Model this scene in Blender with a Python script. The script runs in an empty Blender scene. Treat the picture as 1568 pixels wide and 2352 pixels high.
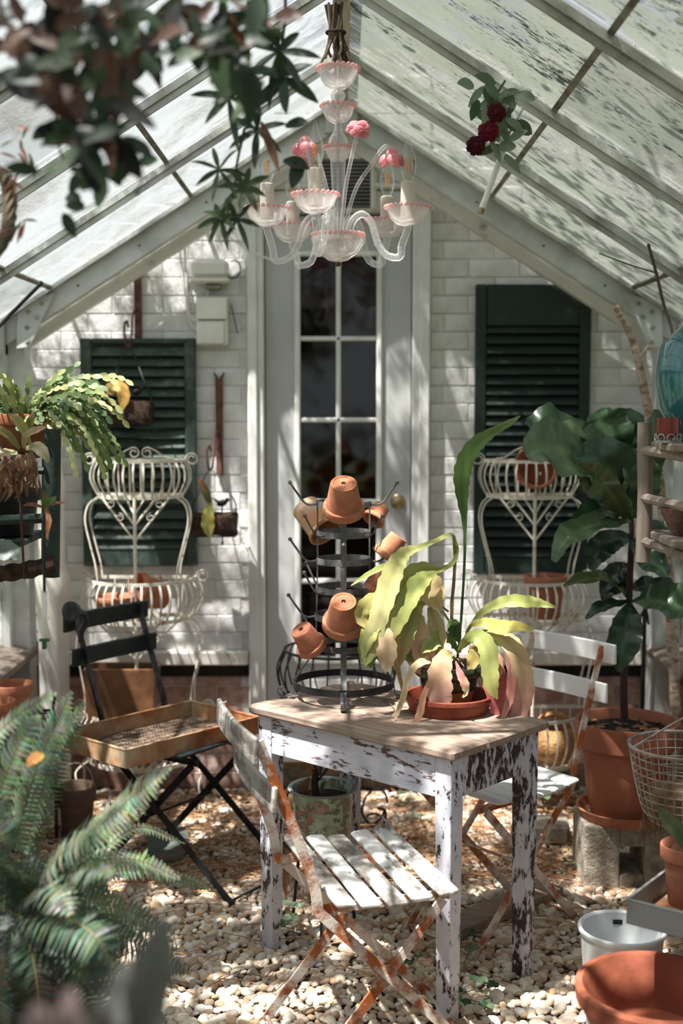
import bpy, bmesh, math, random
import numpy as np
from mathutils import Vector, Matrix, Euler, Quaternion
from mathutils import noise as mnoise
random.seed(7)
V = Vector
C = bpy.context.scene.collection
scene = bpy.context.scene
PI = math.pi

def lin(r, g, b):
    f = lambda c: (c/255/12.92) if c/255 <= .04045 else ((c/255+.055)/1.055)**2.4
    return (f(r), f(g), f(b), 1.0)

# ------------------------------------------------------------------ camera
FPX, HZ, CAMH = 2900.0, 925.0, 1.6
PITCH = math.atan((1176-HZ)/FPX)
cam_d = bpy.data.cameras.new('camera'); cam = bpy.data.objects.new('camera', cam_d); C.objects.link(cam)
cam.location = (0, 0, CAMH); cam.rotation_euler = (PI/2-PITCH, 0, 0)
cam_d.sensor_fit = 'VERTICAL'; cam_d.sensor_height = 36.0; cam_d.lens = FPX/2352*36.0
cam_d.clip_start = .05; cam_d.clip_end = 200
cam_d.dof.use_dof = True; cam_d.dof.focus_distance = 3.35; cam_d.dof.aperture_fstop = 2.2
scene.camera = cam

# ------------------------------------------------------------------ sky, sun, exposure
world = bpy.data.worlds.new('sky'); scene.world = world; world.use_nodes = True
_bg = world.node_tree.nodes['Background']
_bg.inputs['Color'].default_value = (0.84, 0.90, 1.0, 1); _bg.inputs['Strength'].default_value = 0.72
SUN_DIR = V((0.36, 0.27, -1.0)).normalized()
sun_d = bpy.data.lights.new('sun', 'SUN'); sun_d.energy = 14.0; sun_d.angle = math.radians(0.6); sun_d.color = (1.0, .96, .9)
sun = bpy.data.objects.new('sun', sun_d); C.objects.link(sun)
sun.rotation_euler = SUN_DIR.to_track_quat('-Z', 'Y').to_euler(); sun.location = (-2, -1, 8)
scene.view_settings.view_transform = 'Standard'; scene.view_settings.look = 'None'
scene.view_settings.exposure = 0.58; scene.view_settings.gamma = 1.0
scene.view_settings.use_curve_mapping = False
cy = scene.cycles
cy.use_denoising = True
cy.max_bounces = 10; cy.diffuse_bounces = 4; cy.glossy_bounces = 3; cy.transmission_bounces = 6
cy.transparent_max_bounces = 24; cy.caustics_reflective = False; cy.caustics_refractive = False
cy.sample_clamp_indirect = 6.0

# ------------------------------------------------------------------ pixel helpers (photo frame 1568 x 2352)
_s, _c = math.sin(PITCH), math.cos(PITCH)
def ray(u, v):
    dx = (u-784)/FPX; dy = (1176-v)/FPX
    return V((dx, _c+dy*_s, -_s+dy*_c))
def P(u, v, Y):
    d = ray(u, v); return V((0, 0, CAMH)) + d*(Y/d.y)
def PZ(u, v, z):
    d = ray(u, v); return V((0, 0, CAMH)) + d*((z-CAMH)/d.z)
def proj(p):
    q = V(p)-V((0, 0, CAMH)); dep = q.y*_c-q.z*_s
    return (784+FPX*q.x/dep, 1176-FPX*(q.y*_s+q.z*_c)/dep, dep)

# ------------------------------------------------------------------ mesh builder
def cr(pts, n=6, closed=False):
    """catmull-rom resample"""
    pts = [V(p) for p in pts]; m = len(pts); out = []
    segs = m if closed else m-1
    for i in range(segs):
        if closed: a, b, c, d = pts[i-1], pts[i], pts[(i+1) % m], pts[(i+2) % m]
        else:
            b, c = pts[i], pts[i+1]; a = pts[i-1] if i > 0 else b*2-c; d = pts[i+2] if i+2 < m else c*2-b
        for k in range(n):
            t = k/n
            out.append(.5*((2*b)+(c-a)*t+(2*a-5*b+4*c-d)*t*t+(3*b-a-3*c+d)*t**3))
    if not closed: out.append(pts[-1])
    return out

class MB:
    def __init__(s): s.v = []; s.f = []; s.c = []; s.m = []
    def add(s, vs, fs, col=None, mi=0):
        o = len(s.v); s.v.extend([tuple(p) for p in vs]); s.f.extend([tuple(i+o for i in f) for f in fs])
        s.m.extend([mi]*len(fs))
        if col is None: s.c.extend([(1, 1, 1, 1)]*len(vs))
        elif isinstance(col, list): s.c.extend(col)
        else: s.c.extend([tuple(col)]*len(vs))
        return s
    def box(s, c, d, R=None, col=None):
        vs = []
        for z in (-.5, .5):
            for x, y in ((-.5, -.5), (.5, -.5), (.5, .5), (-.5, .5)):
                p = V((x*d[0], y*d[1], z*d[2]))
                if R is not None: p = R @ p
                vs.append(p+V(c))
        return s.add(vs, [(3,2,1,0),(4,5,6,7),(0,1,5,4),(1,2,6,5),(2,3,7,6),(3,0,4,7)], col)
    def rbox(s, c, d, b=.004, R=None, col=None):
        """box with chamfered edges along its longest outline (rounded block)"""
        x, y, z = d[0]/2, d[1]/2, d[2]/2; b = min(b, x*.9, y*.9, z*.9)
        vs = []
        for (zz, i) in ((-z, b), (-z+b, 0), (z-b, 0), (z, b)):
            X, Y = x-i, y-i
            for (px, py) in ((-X+b, -Y), (X-b, -Y), (X, -Y+b), (X, Y-b), (X-b, Y), (-X+b, Y), (-X, Y-b), (-X, -Y+b)):
                p = V((px, py, zz))
                if R is not None: p = R @ p
                vs.append(p+V(c))
        fs = [tuple(range(7, -1, -1)), tuple(range(24, 32))]
        for k in range(3):
            for j in range(8): fs.append((k*8+j, k*8+(j+1) % 8, k*8+8+(j+1) % 8, k*8+8+j))
        return s.add(vs, fs, col)
    def prism(s, poly, depth_vec, col=None):
        """extrude a 3D polygon by a vector"""
        n = len(poly); d = V(depth_vec); vs = [V(p) for p in poly]+[V(p)+d for p in poly]
        fs = [tuple(range(n)), tuple(range(2*n-1, n-1, -1))]+[(i, i+n, (i+1) % n+n, (i+1) % n) for i in range(n)]
        return s.add(vs, fs, col)
    def sweep(s, pts, sec, side=None, closed=False, cap=True, scale=None, col=None):
        """sweep a 2D section [(a,b)] along pts; a along 'side', b along the other normal"""
        pts = [V(p) for p in pts]; n = len(pts); k = len(sec); vs = []; cols = [] if isinstance(col, list) else None
        T = []
        for i in range(n):
            a = pts[i-1] if (i > 0 or closed) else pts[i]; b = pts[(i+1) % n] if (i < n-1 or closed) else pts[i]
            t = (b-a)
            T.append(t.normalized() if t.length > 1e-9 else V((0, 0, 1)))
        if side is None:
            t0 = T[0]; u = V((0, 0, 1)) if abs(t0.z) < .9 else V((1, 0, 0)); A = (u-t0*u.dot(t0)).normalized(); As = [A]
            for i in range(1, n):
                q = T[i-1].rotation_difference(T[i]); A = q @ A; A = (A-T[i]*A.dot(T[i])).normalized(); As.append(A)
        else:
            As = []
            for i in range(n):
                u = V(side[i]) if isinstance(side, list) else V(side)
                A = u-T[i]*u.dot(T[i]); As.append(A.normalized() if A.length > 1e-6 else V((1, 0, 0)))
        for i in range(n):
            B = T[i].cross(As[i]); sc = scale[i] if scale else 1.0
            for a, b in sec: vs.append(pts[i]+As[i]*a*sc+B*b*sc)
            if cols is not None: cols.extend([col[i]]*k)
        fs = []
        for i in range(n if closed else n-1):
            j = (i+1) % n
            for q in range(k): fs.append((i*k+q, i*k+(q+1) % k, j*k+(q+1) % k, j*k+q))
        if cap and not closed: fs.append(tuple(range(k-1, -1, -1))); fs.append(tuple((n-1)*k+q for q in range(k)))
        return s.add(vs, fs, cols if cols is not None else col)
    def tube(s, pts, r, n=6, closed=False, cap=True, col=None):
        if isinstance(r, (list, tuple)): sc = list(r); rr = 1.0
        else: sc = None; rr = r
        sec = [(rr*math.cos(2*PI*i/n), rr*math.sin(2*PI*i/n)) for i in range(n)]
        return s.sweep(pts, sec, None, closed, cap, sc, col)
    def strap(s, pts, w, t, side, closed=False, col=None):
        """flat bar: width w along 'side', thickness t"""
        return s.sweep(pts, [(-w/2, -t/2), (w/2, -t/2), (w/2, t/2), (-w/2, t/2)], side, closed, True, None, col)
    def bar(s, a, b, w, t, side=(0, 0, 1), col=None): return s.strap([a, b], w, t, side, False, col)
    def lathe(s, prof, n=24, M=None, closed=False, col=None, ang=(0, 2*PI), wave=None):
        full = abs(ang[1]-ang[0]-2*PI) < 1e-6; m = n if full else n+1; k = len(prof); vs = []
        for i in range(m):
            a = ang[0]+(ang[1]-ang[0])*i/n
            for j, (r, z) in enumerate(prof):
                rr = r*(1+wave(a, j)) if wave else r
                p = V((rr*math.cos(a), rr*math.sin(a), z)); vs.append(M @ p if M is not None else p)
        fs = []
        for i in range(n):
            i2 = (i+1) % m
            for j in range(k if closed else k-1):
                j2 = (j+1) % k
                fs.append((i*k+j, i2*k+j, i2*k+j2, i*k+j2))
        return s.add(vs, fs, col)
    def sphere(s, c, r, n=10, m=6, sc=(1, 1, 1), R=None, col=None):
        prof = [(math.sin(PI*j/m)*1.0, -math.cos(PI*j/m)) for j in range(m+1)]
        prof[0] = (1e-4, -1); prof[-1] = (1e-4, 1)
        M = Matrix.Translation(V(c)) @ (R.to_4x4() if R is not None else Matrix()) @ Matrix.Diagonal((r*sc[0], r*sc[1], r*sc[2], 1))
        return s.lathe(prof, n, M, False, col)
    def leaf(s, pts, widths, normal, cols, nc=2, fold=.15, wave=0., wf=3., lobes=0., seed=0, curl=0., veins=False):
        """a leaf blade along pts. widths = full widths, cols = colours per point"""
        pts = [V(p) for p in pts]; n = len(pts); vs = []; cc = []
        for i in range(n):
            t = (pts[min(i+1, n-1)]-pts[max(i-1, 0)]).normalized()
            nn = V(normal[i]) if isinstance(normal, list) else V(normal)
            sd = t.cross(nn)
            if sd.length < 1e-6: sd = V((1, 0, 0))
            sd.normalize(); up = sd.cross(t)
            for j in range(-nc, nc+1):
                q = j/nc; w = widths[i]*.5*(1+(lobes*math.sin(i*2.1+seed+(1.3 if q > 0 else 0)) if abs(q) == 1 else 0))
                h = fold*abs(q)*widths[i]*.5+wave*widths[i]*abs(q)*math.sin(wf*i/n*2*PI+seed+(2 if q > 0 else 0))-curl*q*q*widths[i]
                vs.append(pts[i]+sd*q*w+up*h)
                cl = cols[i] if isinstance(cols, list) else cols
                kk = (1.5 if veins else .78) if j == 0 and nc > 1 else (1.22 if veins and i % 4 == 2 and abs(j) < nc else 1.0)
                cc.append((cl[0]*kk+(.04 if kk < 1 else 0)*0, cl[1]*kk, cl[2]*kk, 1))
        k = 2*nc+1; fs = []
        for i in range(n-1):
            for j in range(k-1): fs.append((i*k+j, i*k+j+1, i*k+k+j+1, i*k+k+j))
        return s.add(vs, fs, cc)
    def build(s, name, mat, parent=None, smooth=True, world=True, kind=None, label=None, bevel=0, ang=40):
        me = bpy.data.meshes.new(name)
        vs = s.v
        if parent is not None and world:
            M = wmat(parent).inverted(); vs = [tuple(M @ V(p)) for p in vs]
        me.from_pydata(vs, [], s.f)
        mats = mat if isinstance(mat, (list, tuple)) else [mat]
        for mm in mats: me.materials.append(mm)
        if len(mats) > 1: me.polygons.foreach_set('material_index', s.m)
        if any(c != (1, 1, 1, 1) for c in s.c):
            a = me.color_attributes.new('Col', 'FLOAT_COLOR', 'POINT'); a.data.foreach_set('color', [x for c in s.c for x in c])
        me.update()
        bm = bmesh.new(); bm.from_mesh(me); bmesh.ops.recalc_face_normals(bm, faces=bm.faces); bm.to_mesh(me); bm.free()
        if smooth:
            me.polygons.foreach_set('use_smooth', [True]*len(me.polygons))
            try: me.set_sharp_from_angle(angle=math.radians(ang))
            except Exception: pass
        o = bpy.data.objects.new(name, me); C.objects.link(o)
        if parent is not None: o.parent = parent
        if kind: o['kind'] = kind
        if label: o['label'] = label
        if bevel:
            b = o.modifiers.new('bevel', 'BEVEL'); b.width = bevel; b.segments = 2; b.limit_method = 'ANGLE'
        return o

def wmat(o):
    M = o.matrix_basis.copy(); p = o.parent
    while p is not None: M = p.matrix_basis @ M; p = p.parent
    return M
def tag(o, label, cat, group=None, kind=None):
    o['label'] = label; o['category'] = cat
    if group: o['group'] = group
    if kind: o['kind'] = kind
    return o
def thing(name, label, cat, loc=(0, 0, 0), rotz=0, group=None, M=None):
    o = bpy.data.objects.new(name, None); C.objects.link(o); o.empty_display_size = .05
    if M is not None: o.matrix_basis = M
    else: o.location = loc; o.rotation_euler = (0, 0, rotz); o.matrix_basis = Matrix.Translation(V(loc)) @ Matrix.Rotation(rotz, 4, 'Z')
    return tag(o, label, cat, group)
def struct(o, kind='structure'):
    o['kind'] = kind; return o
def copy_tree(o, parent=None):
    c = o.copy(); C.objects.link(c); c.parent = parent
    for ch in list(o.children): copy_tree(ch, c)
    return c
def axis_mat(org, zdir, spin=0, xhint=(1, 0, 0)):
    z = V(zdir).normalized(); x = V(xhint); x = (x-z*x.dot(z))
    if x.length < 1e-5: x = V((0, 1, 0)); x = x-z*x.dot(z)
    x.normalize(); y = z.cross(x)
    M = Matrix((x, y, z)).transposed().to_4x4(); M.translation = V(org)
    return M @ Matrix.Rotation(spin, 4, 'Z')

# ------------------------------------------------------------------ materials
class NT:
    def __init__(s, name):
        s.m = bpy.data.materials.new(name); s.m.use_nodes = True; s.t = s.m.node_tree; s.t.nodes.clear()
        s.out = s.t.nodes.new('ShaderNodeOutputMaterial')
    def n(s, typ, **kw):
        nd = s.t.nodes.new('ShaderNode'+typ)
        for k, v in kw.items():
            if k.startswith('_'): setattr(nd, k[1:], v)
            else: s.set(nd, k, v)
        return nd
    def set(s, nd, k, v):
        key = k.replace('_', ' ')
        i = nd.inputs[int(k[1:])] if (k[0] == 'i' and k[1:].isdigit()) else nd.inputs[key]
        if hasattr(v, 'is_output'): s.t.links.new(v, i)
        elif hasattr(v, 'outputs'): s.t.links.new(v.outputs[0], i)
        else: i.default_value = v
    def ramp(s, fac, stops):
        nd = s.t.nodes.new('ShaderNodeValToRGB'); e = nd.color_ramp.elements
        while len(e) < len(stops): e.new(.5)
        for i, (p, c) in enumerate(stops): e[i].position = p; e[i].color = c if len(c) == 4 else (*c, 1)
        s.t.links.new(fac.outputs[0] if hasattr(fac, 'outputs') else fac, nd.inputs[0]); return nd
    def coord(s, scale=(1, 1, 1), world=False):
        if world: src = s.n('NewGeometry').outputs['Position']
        else: src = s.n('TexCoord').outputs['Object']
        mp = s.n('Mapping'); s.t.links.new(src, mp.inputs['Vector']); mp.inputs['Scale'].default_value = scale
        return mp.outputs[0]
    def noise(s, vec, scale, detail=4, rough=.55, dist=0):
        nd = s.n('TexNoise', Scale=scale, Detail=detail, Roughness=rough, Distortion=dist); s.t.links.new(vec, nd.inputs['Vector']); return nd.outputs[0]
    def mix(s, f, a, b, typ='MIX'):
        nd = s.n('MixRGB', _blend_type=typ); s.set(nd, 'Fac', f); s.set(nd, 'Color1', a); s.set(nd, 'Color2', b); return nd.outputs[0]
    def math(s, op, a, b=0.):
        nd = s.n('Math', _operation=op); s.set(nd, 'i0', a); s.set(nd, 'i1', b); return nd.outputs[0]
    def bump(s, h, st=.3, d=.01):
        nd = s.n('Bump', Strength=st, Distance=d); s.t.links.new(h, nd.inputs['Height']); return nd.outputs[0]
    def rnd(s): return s.n('ObjectInfo').outputs['Random']
    def pbsdf(s, col, rough=.6, metal=0., normal=None, spec=.4, **kw):
        nd = s.n('BsdfPrincipled'); s.set(nd, 'Base_Color', col); s.set(nd, 'Roughness', rough); s.set(nd, 'Metallic', metal)
        s.set(nd, 'Specular_IOR_Level', spec)
        if normal is not None: s.set(nd, 'Normal', normal)
        for k, v in kw.items(): s.set(nd, k, v)
        return nd
    def end(s, sh): s.t.links.new(sh.outputs[0] if hasattr(sh, 'outputs') else sh, s.out.inputs['Surface']); return s.m

def m_plain(name, c, c2=None, scale=12, rough=.6, metal=0, bump=0., spec=.4, detail=4, lo=.35, hi=.65, rnd=0., stretch=(1, 1, 1), bscale=None):
    t = NT(name); vec = t.coord(stretch)
    if c2 is None: c2 = tuple(x*.75 for x in c[:3])+(1,)
    nz = t.noise(vec, scale, detail); col = t.ramp(nz, [(lo, c), (hi, c2)]).outputs[0]
    if rnd:
        v = t.math('ADD', t.math('MULTIPLY', t.rnd(), 2*rnd), 1-rnd)
        col = t.mix(1.0, col, t.n('CombineColor', Red=v, Green=v, Blue=v).outputs[0], 'MULTIPLY')
    nm = t.bump(t.noise(vec, bscale or scale*4, 5), bump, .01) if bump else None
    return t.end(t.pbsdf(col, rough, metal, nm, spec))
def m_peel(name, paint, under, scale=30, th=.55, stretch=(1, 1, 1), soft=.02, rough=.55, paint2=None, under2=None, bump=.5, rnd=0., metal=0):
    """paint flaking off to what lies under it"""
    t = NT(name); vec = t.coord(stretch)
    if rnd:
        off = t.n('CombineXYZ', X=t.math('MULTIPLY', t.rnd(), 40.), Y=t.math('MULTIPLY', t.rnd(), 17.))
        vec = t.n('VectorMath', _operation='ADD', i0=vec, i1=off.outputs[0]).outputs[0]
    a = t.noise(vec, scale, 8, .68); b = t.noise(vec, scale*.22, 2)
    m = t.math('ADD', t.math('MULTIPLY', a, .7), t.math('MULTIPLY', b, .3))
    mask = t.ramp(m, [(th-soft, (0, 0, 0)), (th+soft, (1, 1, 1))]).outputs[0]
    pc = t.ramp(t.noise(vec, scale*.5, 3), [(.3, paint), (.7, paint2 or tuple(x*.85 for x in paint[:3]))]).outputs[0]
    uc = t.ramp(t.noise(vec, scale*1.5, 3), [(.3, under), (.7, under2 or tuple(x*.6 for x in under[:3]))]).outputs[0]
    nm = t.bump(t.math('SUBTRACT', 1., mask), bump, .004)
    return t.end(t.pbsdf(t.mix(mask, pc, uc), rough, metal, nm, .35))
def m_wood(name, c1, c2, axis=0, scale=6, rough=.75, rnd=.1):
    t = NT(name); st = [14, 14, 14]; st[axis] = 1.0; vec = t.coord(tuple(st))
    nz = t.noise(vec, scale, 6, .6, .4); n2 = t.noise(t.coord((1, 1, 1)), 7, 3)
    col = t.mix(t.math('MULTIPLY', n2, .6), t.ramp(nz, [(.3, c1), (.7, c2)]).outputs[0], c1)
    v = t.math('ADD', t.math('MULTIPLY', t.rnd(), 2*rnd), 1-rnd)
    col = t.mix(1.0, col, t.n('CombineColor', Red=v, Green=v, Blue=v).outputs[0], 'MULTIPLY')
    return t.end(t.pbsdf(col, rough, 0, t.bump(nz, .5, .004), .25))
def m_leaf(name, rough=.45, trans=.35, spec=.4, var=.25, scale=25):
    """leaf: its own colour comes from the mesh's colour attribute"""
    t = NT(name); at = t.n('Attribute', _attribute_name='Col').outputs['Color']
    nz = t.noise(t.coord(), scale, 4); col = t.mix(1., at, t.ramp(nz, [(.3, (1-var,)*3), (.7, (1+var*.4,)*3)]).outputs[0], 'MULTIPLY')
    a = t.pbsdf(col, rough, 0, t.bump(nz, .15, .01), spec)
    tr = t.n('BsdfTranslucent'); t.set(tr, 'Color', t.mix(.2, col, (1., 1., .45, 1), 'MULTIPLY'))
    mx = t.n('MixShader'); mx.inputs[0].default_value = trans
    t.t.links.new(a.outputs[0], mx.inputs[1]); t.t.links.new(tr.outputs[0], mx.inputs[2]); return t.end(mx)
def m_vcol(name, rough=.7, bump=.3, scale=60, spec=.3, var=.2):
    t = NT(name); at = t.n('Attribute', _attribute_name='Col').outputs['Color']; nz = t.noise(t.coord(), scale, 5)
    col = t.mix(1., at, t.ramp(nz, [(.3, (1-var,)*3), (.7, (1+var*.3,)*3)]).outputs[0], 'MULTIPLY')
    return t.end(t.pbsdf(col, rough, 0, t.bump(nz, bump, .004), spec))
def m_crystal(name, tint, op=.4, rough=.12):
    """milky pressed glass: partly clear, partly scattering, glossy"""
    t = NT(name); nz = t.noise(t.coord(), 90, 3)
    nm = t.bump(nz, .35, .006)
    d = t.pbsdf(tint, rough, 0, nm, .8); tl = t.n('BsdfTranslucent', Color=tint)
    b = t.n('MixShader'); b.inputs[0].default_value = .45; t.t.links.new(d.outputs[0], b.inputs[1]); t.t.links.new(tl.outputs[0], b.inputs[2])
    tr = t.n('BsdfTransparent', Color=(.97, .96, .96, 1))
    lw = t.n('LayerWeight', Blend=.35); t.set(lw, 'Normal', nm)
    fac = t.math('MINIMUM', t.math('ADD', t.math('MULTIPLY', lw.outputs['Facing'], .55), op), 1.)
    mx = t.n('MixShader'); t.set(mx, 'i0', fac); t.t.links.new(tr.outputs[0], mx.inputs[1]); t.t.links.new(b.outputs[0], mx.inputs[2])
    return t.end(mx)
def m_glass(name, tint=(.97, .975, .975, 1), rough=.03, refl=.08):
    t = NT(name); tr = t.n('BsdfTransparent', Color=tint); g = t.n('BsdfGlossy', Roughness=rough)
    lw = t.n('LayerWeight', Blend=.25); fac = t.math('ADD', t.math('MULTIPLY', lw.outputs['Fresnel'], .6), refl)
    mx = t.n('MixShader'); t.set(mx, 'i0', t.math('MINIMUM', fac, 1.)); t.t.links.new(tr.outputs[0], mx.inputs[1]); t.t.links.new(g.outputs[0], mx.inputs[2])
    return t.end(mx)

MT = {}
MT['white_brick'] = m_plain('painted_brick', lin(230,230,229), lin(204,203,201), 9, .5, 0, .4, .4, rnd=.05, bscale=30)
MT['mortar'] = m_plain('painted_mortar', lin(216,215,213), lin(198,196,193), 20, .8, 0, .4)
MT['red_brick'] = m_peel('faded_red_brick', lin(200,178,168), lin(150,104,90), 16, .5, soft=.14, rough=.85, paint2=lin(180,146,134), bump=.6, rnd=1)
MT['dark_mortar'] = m_plain('base_mortar', lin(120,105,98), lin(80,70,64), 25, .9, 0, .6)
MT['white_paint'] = m_plain('white_paint', lin(228,228,226), lin(204,203,199), 6, .45, 0, .08)
MT['old_white'] = m_peel('old_white_paint', lin(224,220,212), lin(150,136,120), 14, .64, soft=.05, bump=.3)
MT['door_grey'] = m_plain('door_paint', lin(188,189,188), lin(176,177,176), 4, .4, 0, .04)
MT['frame'] = m_plain('frame_paint', lin(222,226,226), lin(180,182,178), 5, .5, 0, .1)
MT['bar'] = m_plain('glazing_bar', lin(196,198,194), lin(120,116,106), 7, .42, .35, .1, lo=.4, hi=.75)
MT['lap'] = m_plain('glazing_lap', lin(150,146,132), lin(96,92,80), 12, .8)
MT['ridge'] = m_wood('ridge_wood', lin(206,196,182), lin(160,146,130), 1)
MT['shutter'] = m_peel('shutter_paint', lin(34,48,44), lin(90,104,96), 10, .64, soft=.08, rough=.5, paint2=lin(28,42,38), under2=lin(60,80,70), bump=.15, rnd=1)
MT['shutter_faded'] = m_peel('shutter_faded', lin(58,72,66), lin(124,134,126), 12, .6, soft=.1, rough=.6, paint2=lin(46,64,58), under2=lin(90,104,94), bump=.2, rnd=1)
MT['wire_white'] = m_peel('white_wire', lin(226,220,206), lin(176,122,82), 26, .6, soft=.05, rough=.55, bump=.2, rnd=1)
MT['black_iron'] = m_plain('black_iron', lin(44,46,48), lin(26,27,28), 20, .5, .3, .15)
MT['grey_iron'] = m_plain('grey_iron', lin(126,128,130), lin(72,74,76), 26, .5, .3, .2, lo=.35, hi=.7)
MT['rust_iron'] = m_plain('rust_iron', lin(120,82,68), lin(76,52,46), 30, .85, .1, .4)
MT['terra'] = m_plain('terracotta', lin(178,116,90), lin(150,90,66), 7, .8, 0, .2, rnd=.1, lo=.3, hi=.7)
MT['terra_old'] = m_peel('aged_terracotta', lin(196,142,110), lin(168,106,78), 9, .5, soft=.14, rough=.85, paint2=lin(188,118,84), under2=lin(140,84,62), bump=.12, rnd=1)
MT['terra_dark'] = m_plain('dark_terracotta', lin(150,72,48), lin(112,52,36), 10, .6, 0, .2)
MT['terra_white'] = m_peel('limed_terracotta', lin(202,146,106), lin(228,214,196), 6, .54, soft=.06, rough=.85, bump=.1, rnd=1)
MT['soil'] = m_plain('soil', lin(62,48,38), lin(26,20,16), 90, .95, 0, 1.0)
MT['table_paint'] = m_peel('flaking_lavender_paint', lin(214,213,222), lin(82,62,54), 60, .555, (1, 1, .5), .012, .5, lin(190,192,206), lin(50,38,34), .6)
MT['table_apron'] = m_peel('flaking_apron_paint', lin(214,213,222), lin(128,100,86), 44, .56, (.45, .45, 1.8), .012, .5, lin(190,192,206), lin(60,44,38), .6)
MT['table_worn'] = m_peel('worn_lavender_paint', lin(206,203,210), lin(70,54,48), 58, .495, (1, 1, .4), .02, .55, lin(186,184,194), lin(42,32,29), .6)
MT['table_top'] = m_wood('weathered_top', lin(168,148,134), lin(96,78,66), 0, 5, .8)
MT['slat_white'] = m_peel('worn_white_slat', lin(228,228,224), lin(158,150,140), 26, .55, (1, .4, 1), .03, .5, lin(220,220,216), lin(92,84,78), .4, rnd=1)
MT['slat_clean'] = m_peel('white_slat', lin(232,232,230), lin(150,142,132), 26, .63, (1, .4, 1), .02, .4, lin(224,224,222), lin(92,84,78), .3, rnd=1)
MT['slat_grey'] = m_peel('worn_grey_slat', lin(182,178,172), lin(132,124,116), 26, .5, (1, .4, 1), .06, .6, lin(170,166,160), lin(92,84,78), .4, rnd=1)
MT['rust_white'] = m_peel('rusting_white_bar', lin(222,214,204), lin(182,106,60), 14, .5, soft=.05, rough=.6, paint2=lin(208,196,184), under2=lin(150,80,44), bump=.3, rnd=1)
MT['dark_green'] = m_peel('dark_green_paint', lin(30,40,41), lin(180,186,182), 40, .655, soft=.015, rough=.5, paint2=lin(24,32,34), under2=lin(140,146,142), bump=.3, rnd=1)
MT['post_green'] = m_plain('post_green', lin(46,66,58), lin(30,44,40), 9, .55, 0, .2)
MT['tray_rust'] = m_peel('rusted_tray', lin(178,160,132), lin(170,108,66), 11, .49, soft=.1, rough=.7, paint2=lin(160,138,108), under2=lin(124,74,44), bump=.3)
MT['grey_wood'] = m_wood('driftwood', lin(158,145,134), lin(108,95,85), 2, 4)
MT['bark'] = m_plain('bark', lin(84,60,44), lin(34,24,18), 40, .95, 0, 1.2)
MT['birch'] = m_plain('branch_bark', lin(196,176,158), lin(140,118,100), 30, .85, 0, .5, lo=.45, hi=.6, stretch=(1, 1, 2))
MT['concrete'] = m_plain('concrete', lin(176,166,152), lin(128,118,104), 28, .95, 0, .9)
MT['slate'] = m_plain('slate', lin(92,102,96), lin(64,72,68), 9, .7, 0, .3)
MT['galv'] = m_plain('galvanised', lin(178,184,182), lin(140,136,126), 12, .5, .55, .15)
MT['galv_rust'] = m_peel('galvanised_rust', lin(150,154,152), lin(136,88,58), 8, .55, soft=.08, rough=.6, bump=.2)
MT['bucket'] = m_plain('bucket_grey', lin(206,210,212), lin(188,192,194), 5, .45, 0, .05)
MT['plastic_white'] = m_plain('plastic_white', lin(236,234,228), lin(216,214,206), 5, .35, 0, .03)
MT['cable_white'] = m_plain('cable_white', lin(232,230,224), lin(214,212,206), 9, .5)
MT['cable_dark'] = m_plain('cable_dark', lin(60,58,56), lin(44,42,40), 9, .6)
MT['brass'] = m_plain('aged_brass', lin(178,160,124), lin(130,112,84), 20, .32, .9)
MT['leaf'] = m_leaf('leaf')
MT['leaf_gloss'] = m_leaf('leaf_gloss', .22, .14, .55, .18, 14)
MT['leaf_thick'] = m_leaf('leaf_thick', .5, .2, .35, .2, 18)
MT['petal'] = m_leaf('petal', .6, .3, .2, .3, 60)
MT['pebble'] = m_vcol('pebble', .7, .25, 70, .3, .16)
MT['stem'] = m_vcol('stem', .8, .5, 60, .2, .25)
MT['crystal'] = m_crystal('crystal', (.86, .83, .82, 1), .30)
MT['crystal_tube'] = m_crystal('crystal_tube', (.93, .93, .94, 1), .16, .08)
MT['pink_glass'] = m_crystal('pink_glass', lin(238,188,184), .5, .18)
MT['pink_flower'] = m_crystal('pink_flower', lin(234,166,174), .6, .2)
MT['bulb'] = m_glass('bulb_glass', (.98, .98, .97, 1), .03, .05)
MT['filament'] = m_plain('filament', lin(236,170,84), lin(216,140,60), 30, .5)
MT['candle'] = m_plain('candle_tube', lin(214,202,192), lin(196,182,172), 14, .6)
MT['clear'] = m_glass('clear_glass', refl=.02)
MT['door_glass'] = m_glass('door_glass', (.8, .82, .82, 1), .04, .025)
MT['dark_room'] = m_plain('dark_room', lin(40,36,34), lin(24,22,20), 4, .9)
# ================================================================== the greenhouse shell
D = 5.14
APEX, SLOPE, HALF, EAVE = 2.75, .635, 1.33, 1.905
ROOFN = math.sqrt(1+SLOPE**2)
def roofz(x): return APEX-SLOPE*abs(x)
def Zd(v): return P(784, v, D).z
def Xd(u): return P(u, 900, D).x

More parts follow.
